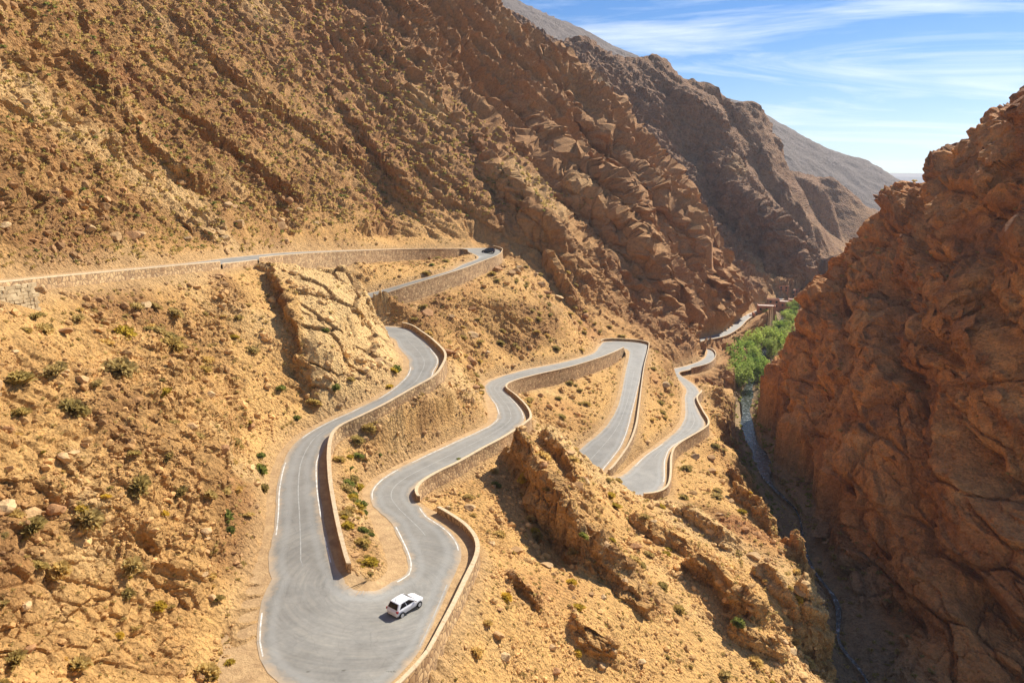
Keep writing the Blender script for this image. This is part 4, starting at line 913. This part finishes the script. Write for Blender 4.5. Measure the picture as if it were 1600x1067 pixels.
def house(px, py, Yd, w, d, h, rot, label, roofm, win=2, storeys=2):
    p = at_y(px, py - 4, Yd); root = bpy.data.objects.new('house', None); COL.objects.link(root); root.location = tuple(p); root.rotation_euler = (0, 0, rot); tag(root, label, 'house', 'houses of the village')
    boxes('wall', [(-w / 2, w / 2, 0, d, -9, h)], M_ADOBE, root)
    boxes('roof', [(-w / 2 + .3, w / 2 - .3, .3, d - .3, h + .003, h + .15)], roofm, root)
    t = .3; par = boxes('roof_parapet', [(-w / 2 - .02, w / 2 + .02, -.02, t, h + .002, h + .7), (-w / 2 - .02, w / 2 + .02, d - t, d + .02, h + .002, h + .7), (-w / 2 - .02, -w / 2 + t, t + .01, d - t - .01, h + .002, h + .7), (w / 2 - t, w / 2 + .02, t + .01, d - t - .01, h + .002, h + .7)], M_ADOBE, root)
    for s_ in range(storeys):
        for k in range(win):
            x = -w / 2 + w * (k + .5) / win; z = h * (s_ + .35) / storeys
            f_ = boxes('window', [(x - .7, x + .7, -.09, -.005, z - .1, z + 1.5)], M_WOOD, root); boxes('pane', [(x - .55, x + .55, -.13, -.095, z + .05, z + 1.35)], M_DARKWIN, f_)
    boxes('door', [(-w * .08 - .6, -w * .08 + .6, -.07, -.004, -.2, 2.0)], M_WOOD, root)
    return root
for hx, hy, wpx, hpx, dm, rot, lb, rm, wn_, lift in ((1197, 497, 27, 18, 8, -.25, 'nearest terracotta house with pale flat roof above the yellow awning', M_ROOF, 3, 0),
        (1218, 489, 27, 17, 8, -.3, 'long terracotta house behind and right of the nearest one', M_ROOF, 4, 0), (1208, 482, 18, 13, 6, -.2, 'red-walled house with roof terrace behind the long house', M_ADOBE, 2, 0),
        (1236, 486, 10, 17, 7, -.35, 'narrow terracotta house at the right end of the row', M_ROOF, 1, 0), (1229, 466, 26, 12, 8, -.25, 'upper house with white roof below the rocky spur', M_WHITE, 4, 0),
        (1224, 457, 15, 9, 6, -.25, 'small upper house with pale roof behind the white-roofed one', M_ROOF, 2, 0), (1243, 468, 8, 16, 6, -.3, 'tall narrow house at the right end of the upper row', M_WHITE, 1, 0)):
    a_, b_ = hit(hx, hy); Yh = float(min(GP[a_, b_][1], 545)); k_ = Yh / F
    house(hx, hy + 4, Yh, wpx * k_, dm, hpx * k_, rot, lb, rm, wn_)
p = at_y(1189, 497, 446); r_ = bpy.data.objects.new('awning', None); COL.objects.link(r_); r_.location = tuple(p); tag(r_, 'yellow awning in front of the nearest terracotta house', 'awning')
boxes('canopy', [(-2.4, 2.4, -1.6, 1.6, 2.4, 2.55)], M_YELLOW, r_)
for x in (-2.2, 2.2):
    for y in (-1.4, 1.4): boxes('post', [(x - .06, x + .06, y - .06, y + .06, -3, 2.4)], M_WOOD, r_)
p = at_y(1170, 503, 436); r_ = bpy.data.objects.new('ruined_tower', None); COL.objects.link(r_); r_.location = tuple(p); tag(r_, 'ruined adobe tower with broken walls beside the road to the village', 'ruin')
boxes('wall', [(-3, -2.2, -2, 2, -3, 4.5), (2.2, 3, -2, 2, -3, 6), (-2.2, 2.2, 1.4, 2, -3, 3)], M_ADOBE, r_); boxes('pillar', [(-.5, .5, -2.2, -1.4, -3, 5)], M_ADOBE, r_)

# ------------------------------------------------------------------ cars
def car_paint(name, c, rough=.25):
    m, nt, bs = new_mat(name); bs.inputs['Base Color'].default_value = (*c, 1); bs.inputs['Roughness'].default_value = rough; bs.inputs['Coat Weight'].default_value = .5; return m
def flat_mat(name, c, rough=.5, metal=0.0):
    m, nt, bs = new_mat(name); bs.inputs['Base Color'].default_value = (*c, 1); bs.inputs['Roughness'].default_value = rough; bs.inputs['Metallic'].default_value = metal; return m
M_GLASS = flat_mat('car_glass', (.012, .014, .018), .08); M_TYRE = flat_mat('tyre', (.02, .02, .02), .9); M_RIM = flat_mat('rim', (.55, .56, .58), .3, .6); M_TAIL = flat_mat('tail_light', (.35, .01, .01), .25); M_LAMP = flat_mat('head_light', (.75, .78, .8), .15); M_TRIM = flat_mat('black_trim', (.02, .02, .022), .6); M_PLATE = flat_mat('number_plate', (.75, .75, .72), .5)
def loft(rings):
    R = np.array(rings, float); n, k = R.shape[:2]; idx = np.arange(n * k).reshape(n, k); q = []
    for i in range(n - 1):
        for j in range(k): q.append((idx[i, j], idx[i, (j + 1) % k], idx[i + 1, (j + 1) % k], idx[i + 1, j]))
    V = R.reshape(-1, 3); V = np.vstack([V, R[0].mean(0), R[-1].mean(0)]); tri = [(idx[0, (j + 1) % k], idx[0, j], n * k) for j in range(k)] + [(idx[-1, j], idx[-1, (j + 1) % k], n * k + 1) for j in range(k)]
    return V, q, tri
def mesh_any(name, V, faces, smooth=True):
    me = bpy.data.meshes.new(name); me.from_pydata([tuple(map(float, v)) for v in V], [], [tuple(map(int, f)) for f in faces]); me.update()
    me.polygons.foreach_set('use_smooth', [smooth] * len(me.polygons)); return me
def rring(y, w, z0, z1, tuck=.06, k=4):
    """rounded rectangle ring across the car at y"""
    pts = []; r = min(.20, (z1 - z0) * .36)
    for cx, cz, a0 in ((w - r, z1 - r, 0), (-w + r, z1 - r, 90), (-w + r + tuck, z0 + r, 180), (w - r - tuck, z0 + r, 270)):
        for i in range(k): a = math.radians(a0 + 90 * i / (k - 1)); pts.append((cx + r * math.cos(a), y, cz + r * math.sin(a)))
    return pts
def build_car(loc, heading, paint, label, L=3.6, Wd=1.6, H=1.49, suv=False):
    root = bpy.data.objects.new('car', None); COL.objects.link(root); root.location = loc; root.rotation_euler = (0, 0, -heading); tag(root, label, 'car')
    h = L / 2; w = Wd / 2; bz = .62 * H
    ys = [(-h, .80, .36, .78), (-h + .06, .92, .26, .86), (-h + .30, .99, .21, .93), (-h + .8, 1, .20, .95), (0, 1, .20, .93), (h - 1.15, 1, .20, .92), (h - .75, .99, .21, .90), (h - .48, .95, .21, .86), (h - .24, .88, .22, .77), (h - .08, .76, .24, .66), (h, .58, .30, .50)]
    V, q, t = loft([rring(y, w * f_, a * H / 1.49, b * H / 1.49) for y, f_, a, b in ys]); body = obj('body', mesh_any('body', V, q + t), paint, root)
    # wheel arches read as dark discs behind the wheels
    zb, zt = .90 * H / 1.49, H
    yr0, yr1, yf1, yf0 = -h + .10, -h + .42, h - 1.75, h - .95
    if suv: yr1 = -h + .25
    cab = np.array([[-w * .90, yr0, zb], [w * .90, yr0, zb], [w * .92, yf0, zb], [-w * .92, yf0, zb], [-w * .74, yr1, zt - .06], [w * .74, yr1, zt - .06], [w * .74, yf1, zt - .05], [-w * .74, yf1, zt - .05], [-w * .70, (yr1 + yf1) / 2, zt], [w * .70, (yr1 + yf1) / 2, zt]])
    fc = [(0, 1, 5, 4), (1, 2, 6, 9, 5), (2, 3, 7, 6), (3, 0, 4, 8, 7), (4, 5, 9, 8), (8, 9, 6, 7)]
    cabin = obj('cabin', mesh_any('cabin', cab, fc, False), paint, root); bv = cabin.modifiers.new('bevel', 'BEVEL'); bv.width = .07; bv.segments = 3
    def panel(name, P, mat, parent, off):
        P = np.array(P, float); n = np.cross(P[1] - P[0], P[-1] - P[0]); n /= np.linalg.norm(n); n = n * (1 if n @ (P.mean(0) - np.array([0, 0, .9])) > 0 else -1)
        A = P + n * off; B = P - n * .03; k = len(P); return obj(name, mesh_any(name, np.vstack([A, B]), [tuple(range(k))] + [(i, (i + 1) % k, k + (i + 1) % k, k + i) for i in range(k)], False), mat, parent)
    def quad_in(a, b, c, d, u0, u1, v0, v1):
        a, b, c, d = map(np.array, (a, b, c, d)); f_ = lambda u, v: (a * (1 - u) + b * u) * (1 - v) + (d * (1 - u) + c * u) * v
        return [f_(u0, v0), f_(u1, v0), f_(u1, v1), f_(u0, v1)]
    panel('rear_window', quad_in(cab[0], cab[1], cab[5], cab[4], .07, .93, .12, .92), M_GLASS, root, .012)
    panel('windscreen', quad_in(cab[3], cab[2], cab[6], cab[7], .06, .94, .08, .93), M_GLASS, root, .012)
    for a, b, c, d in ((1, 2, 6, 5), (0, 3, 7, 4)):
        for u0, u1, u2, u3 in ((.12, .47, .47, .24), (.51, .88, .80, .51)):
            Q = quad_in(cab[a], cab[b], cab[c], cab[d], 0, 1, 0, 1); A_, B_, C_, D_ = map(np.array, Q); f_ = lambda u, v: (A_ * (1 - u) + B_ * u) * (1 - v) + (D_ * (1 - u) + C_ * u) * v
            panel('side_window', [f_(u0, .10), f_(u1, .10), f_(u2, .84), f_(u3, .84)], M_GLASS, root, .014)
    for sx in (-1, 1):
        for y in (-h + .62, h - .72):
            r = .29 * H / 1.49; an = np.arange(24) / 24 * 2 * math.pi
            def disc(name, r0, x0, x1, mat, par):
                ringA = np.c_[np.full(24, sx * x0), y + np.cos(an) * r0, r + np.sin(an) * r0]; ringB = ringA.copy(); ringB[:, 0] = sx * x1
                return obj(name, mesh_any(name, np.vstack([ringA, ringB]), [tuple(range(24)), tuple(range(47, 23, -1))] + [(i, (i + 1) % 24, 24 + (i + 1) % 24, 24 + i) for i in range(24)], False), mat, par)
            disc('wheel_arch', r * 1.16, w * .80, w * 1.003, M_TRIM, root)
            wh = disc('wheel', r, w * .82, w * 1.02, M_TYRE, root); disc('rim', r * .66, w * 1.0, w * 1.032, M_RIM, wh)
        boxes('tail_light', [(sx * w * .86 - .075, sx * w * .86 + .075, -h + .03, -h + .22, .70 * H / 1.49, .90 * H / 1.49)], M_TAIL, root)
        boxes('headlight', [(sx * w * .60 - .13, sx * w * .60 + .13, h - .36, h - .085, .56 * H / 1.49, .67 * H / 1.49)], M_LAMP, root)
        boxes('mirror', [(sx * w * 1.06 - .08, sx * w * 1.06 + .08, yf0 - .38, yf0 - .25, zb + .02, zb + .16)], paint, root)
    boxes('number_plate', [(-.26, .26, -h - .012, -h + .05, .40, .51)], M_PLATE, root); boxes('bumper_insert', [(-.55, .55, -h + .008, -h + .2, .30, .39)], M_TRIM, root)
    boxes('door_handle', [(sx_ * w * 1.0 - .015, sx_ * w * 1.0 + .015, y_, y_ + .16, .80, .83) for sx_ in (-1, 1) for y_ in (-.55, .35)][:1], paint, root)
    boxes('aerial', [(-.012, .012, yr1 + .15, yr1 + .18, zt - .03, zt + .22)], M_TRIM, root)
    return root
def road_z(x, y):
    k = np.unravel_index(np.argmin(np.hypot(RIB[..., 0] - x, RIB[..., 1] - y)), RIB.shape[:2]); return float(RIB[k][2])
p = at_z(634, 953, -39.25); build_car((p[0], p[1], road_z(p[0], p[1]) + .005), math.radians(38), car_paint('white_paint', (.80, .80, .80)), 'white hatchback driving round the nearest hairpin')
p = at_z(763, 395, -21.9); build_car((p[0], p[1], road_z(p[0], p[1]) + .005), math.radians(-80), car_paint('dark_blue_paint', (.012, .016, .035)), 'dark blue car at the far upper hairpin', 4.6, 1.85, 1.75, True)

# ------------------------------------------------------------------ the far distance
xs = np.linspace(-9000, 9000, 160); ys_ = np.array([8200., 8700., 9200., 9700.])
hh = 190 + 60 * fbm(np.c_[xs / 2500., xs * 0, xs * 0], 4)
V = np.array([[x, y, -90 + (hv + 90) * f_] for x, hv in zip(xs, hh) for y, f_ in zip(ys_, (0, .8, 1, .6))]); idx = np.arange(640).reshape(160, 4)
tag(obj('distant_hill', mesh_np('distant_hill', V, np.stack([idx[:-1, :-1], idx[1:, :-1], idx[1:, 1:], idx[:-1, 1:]], -1).reshape(-1, 4)), plain('distant_rock', (.24, .17, .12), (.32, .23, .16), 1, .002)), kind='structure')
V = np.array([[-12000, 300, -96], [12000, 300, -96], [12000, 12000, -96], [-12000, 12000, -96]], float)
tag(obj('plain', mesh_np('plain', V, np.array([[0, 1, 2, 3]])), plain('plain_earth', (.34, .22, .12), (.44, .30, .17), 1, .01)), kind='structure')
# ------------------------------------------------------------------ air
m_haze = bpy.data.materials.new('haze'); m_haze.use_nodes = True; nt = m_haze.node_tree; nt.nodes.clear()
ho = nt.nodes.new('ShaderNodeOutputMaterial'); hv = nt.nodes.new('ShaderNodeVolumePrincipled'); hv.inputs['Color'].default_value = (.72, .84, 1, 1); hv.inputs['Density'].default_value = 7e-5; hv.inputs['Anisotropy'].default_value = .2
nt.links.new(hv.outputs[0], ho.inputs['Volume'])
boxes('haze', [(-12500, 12500, -60, 12500, -98, 700)], m_haze, None); tag(bpy.data.objects['haze'], 'thin blue haze filling the valley', 'haze', kind='stuff')
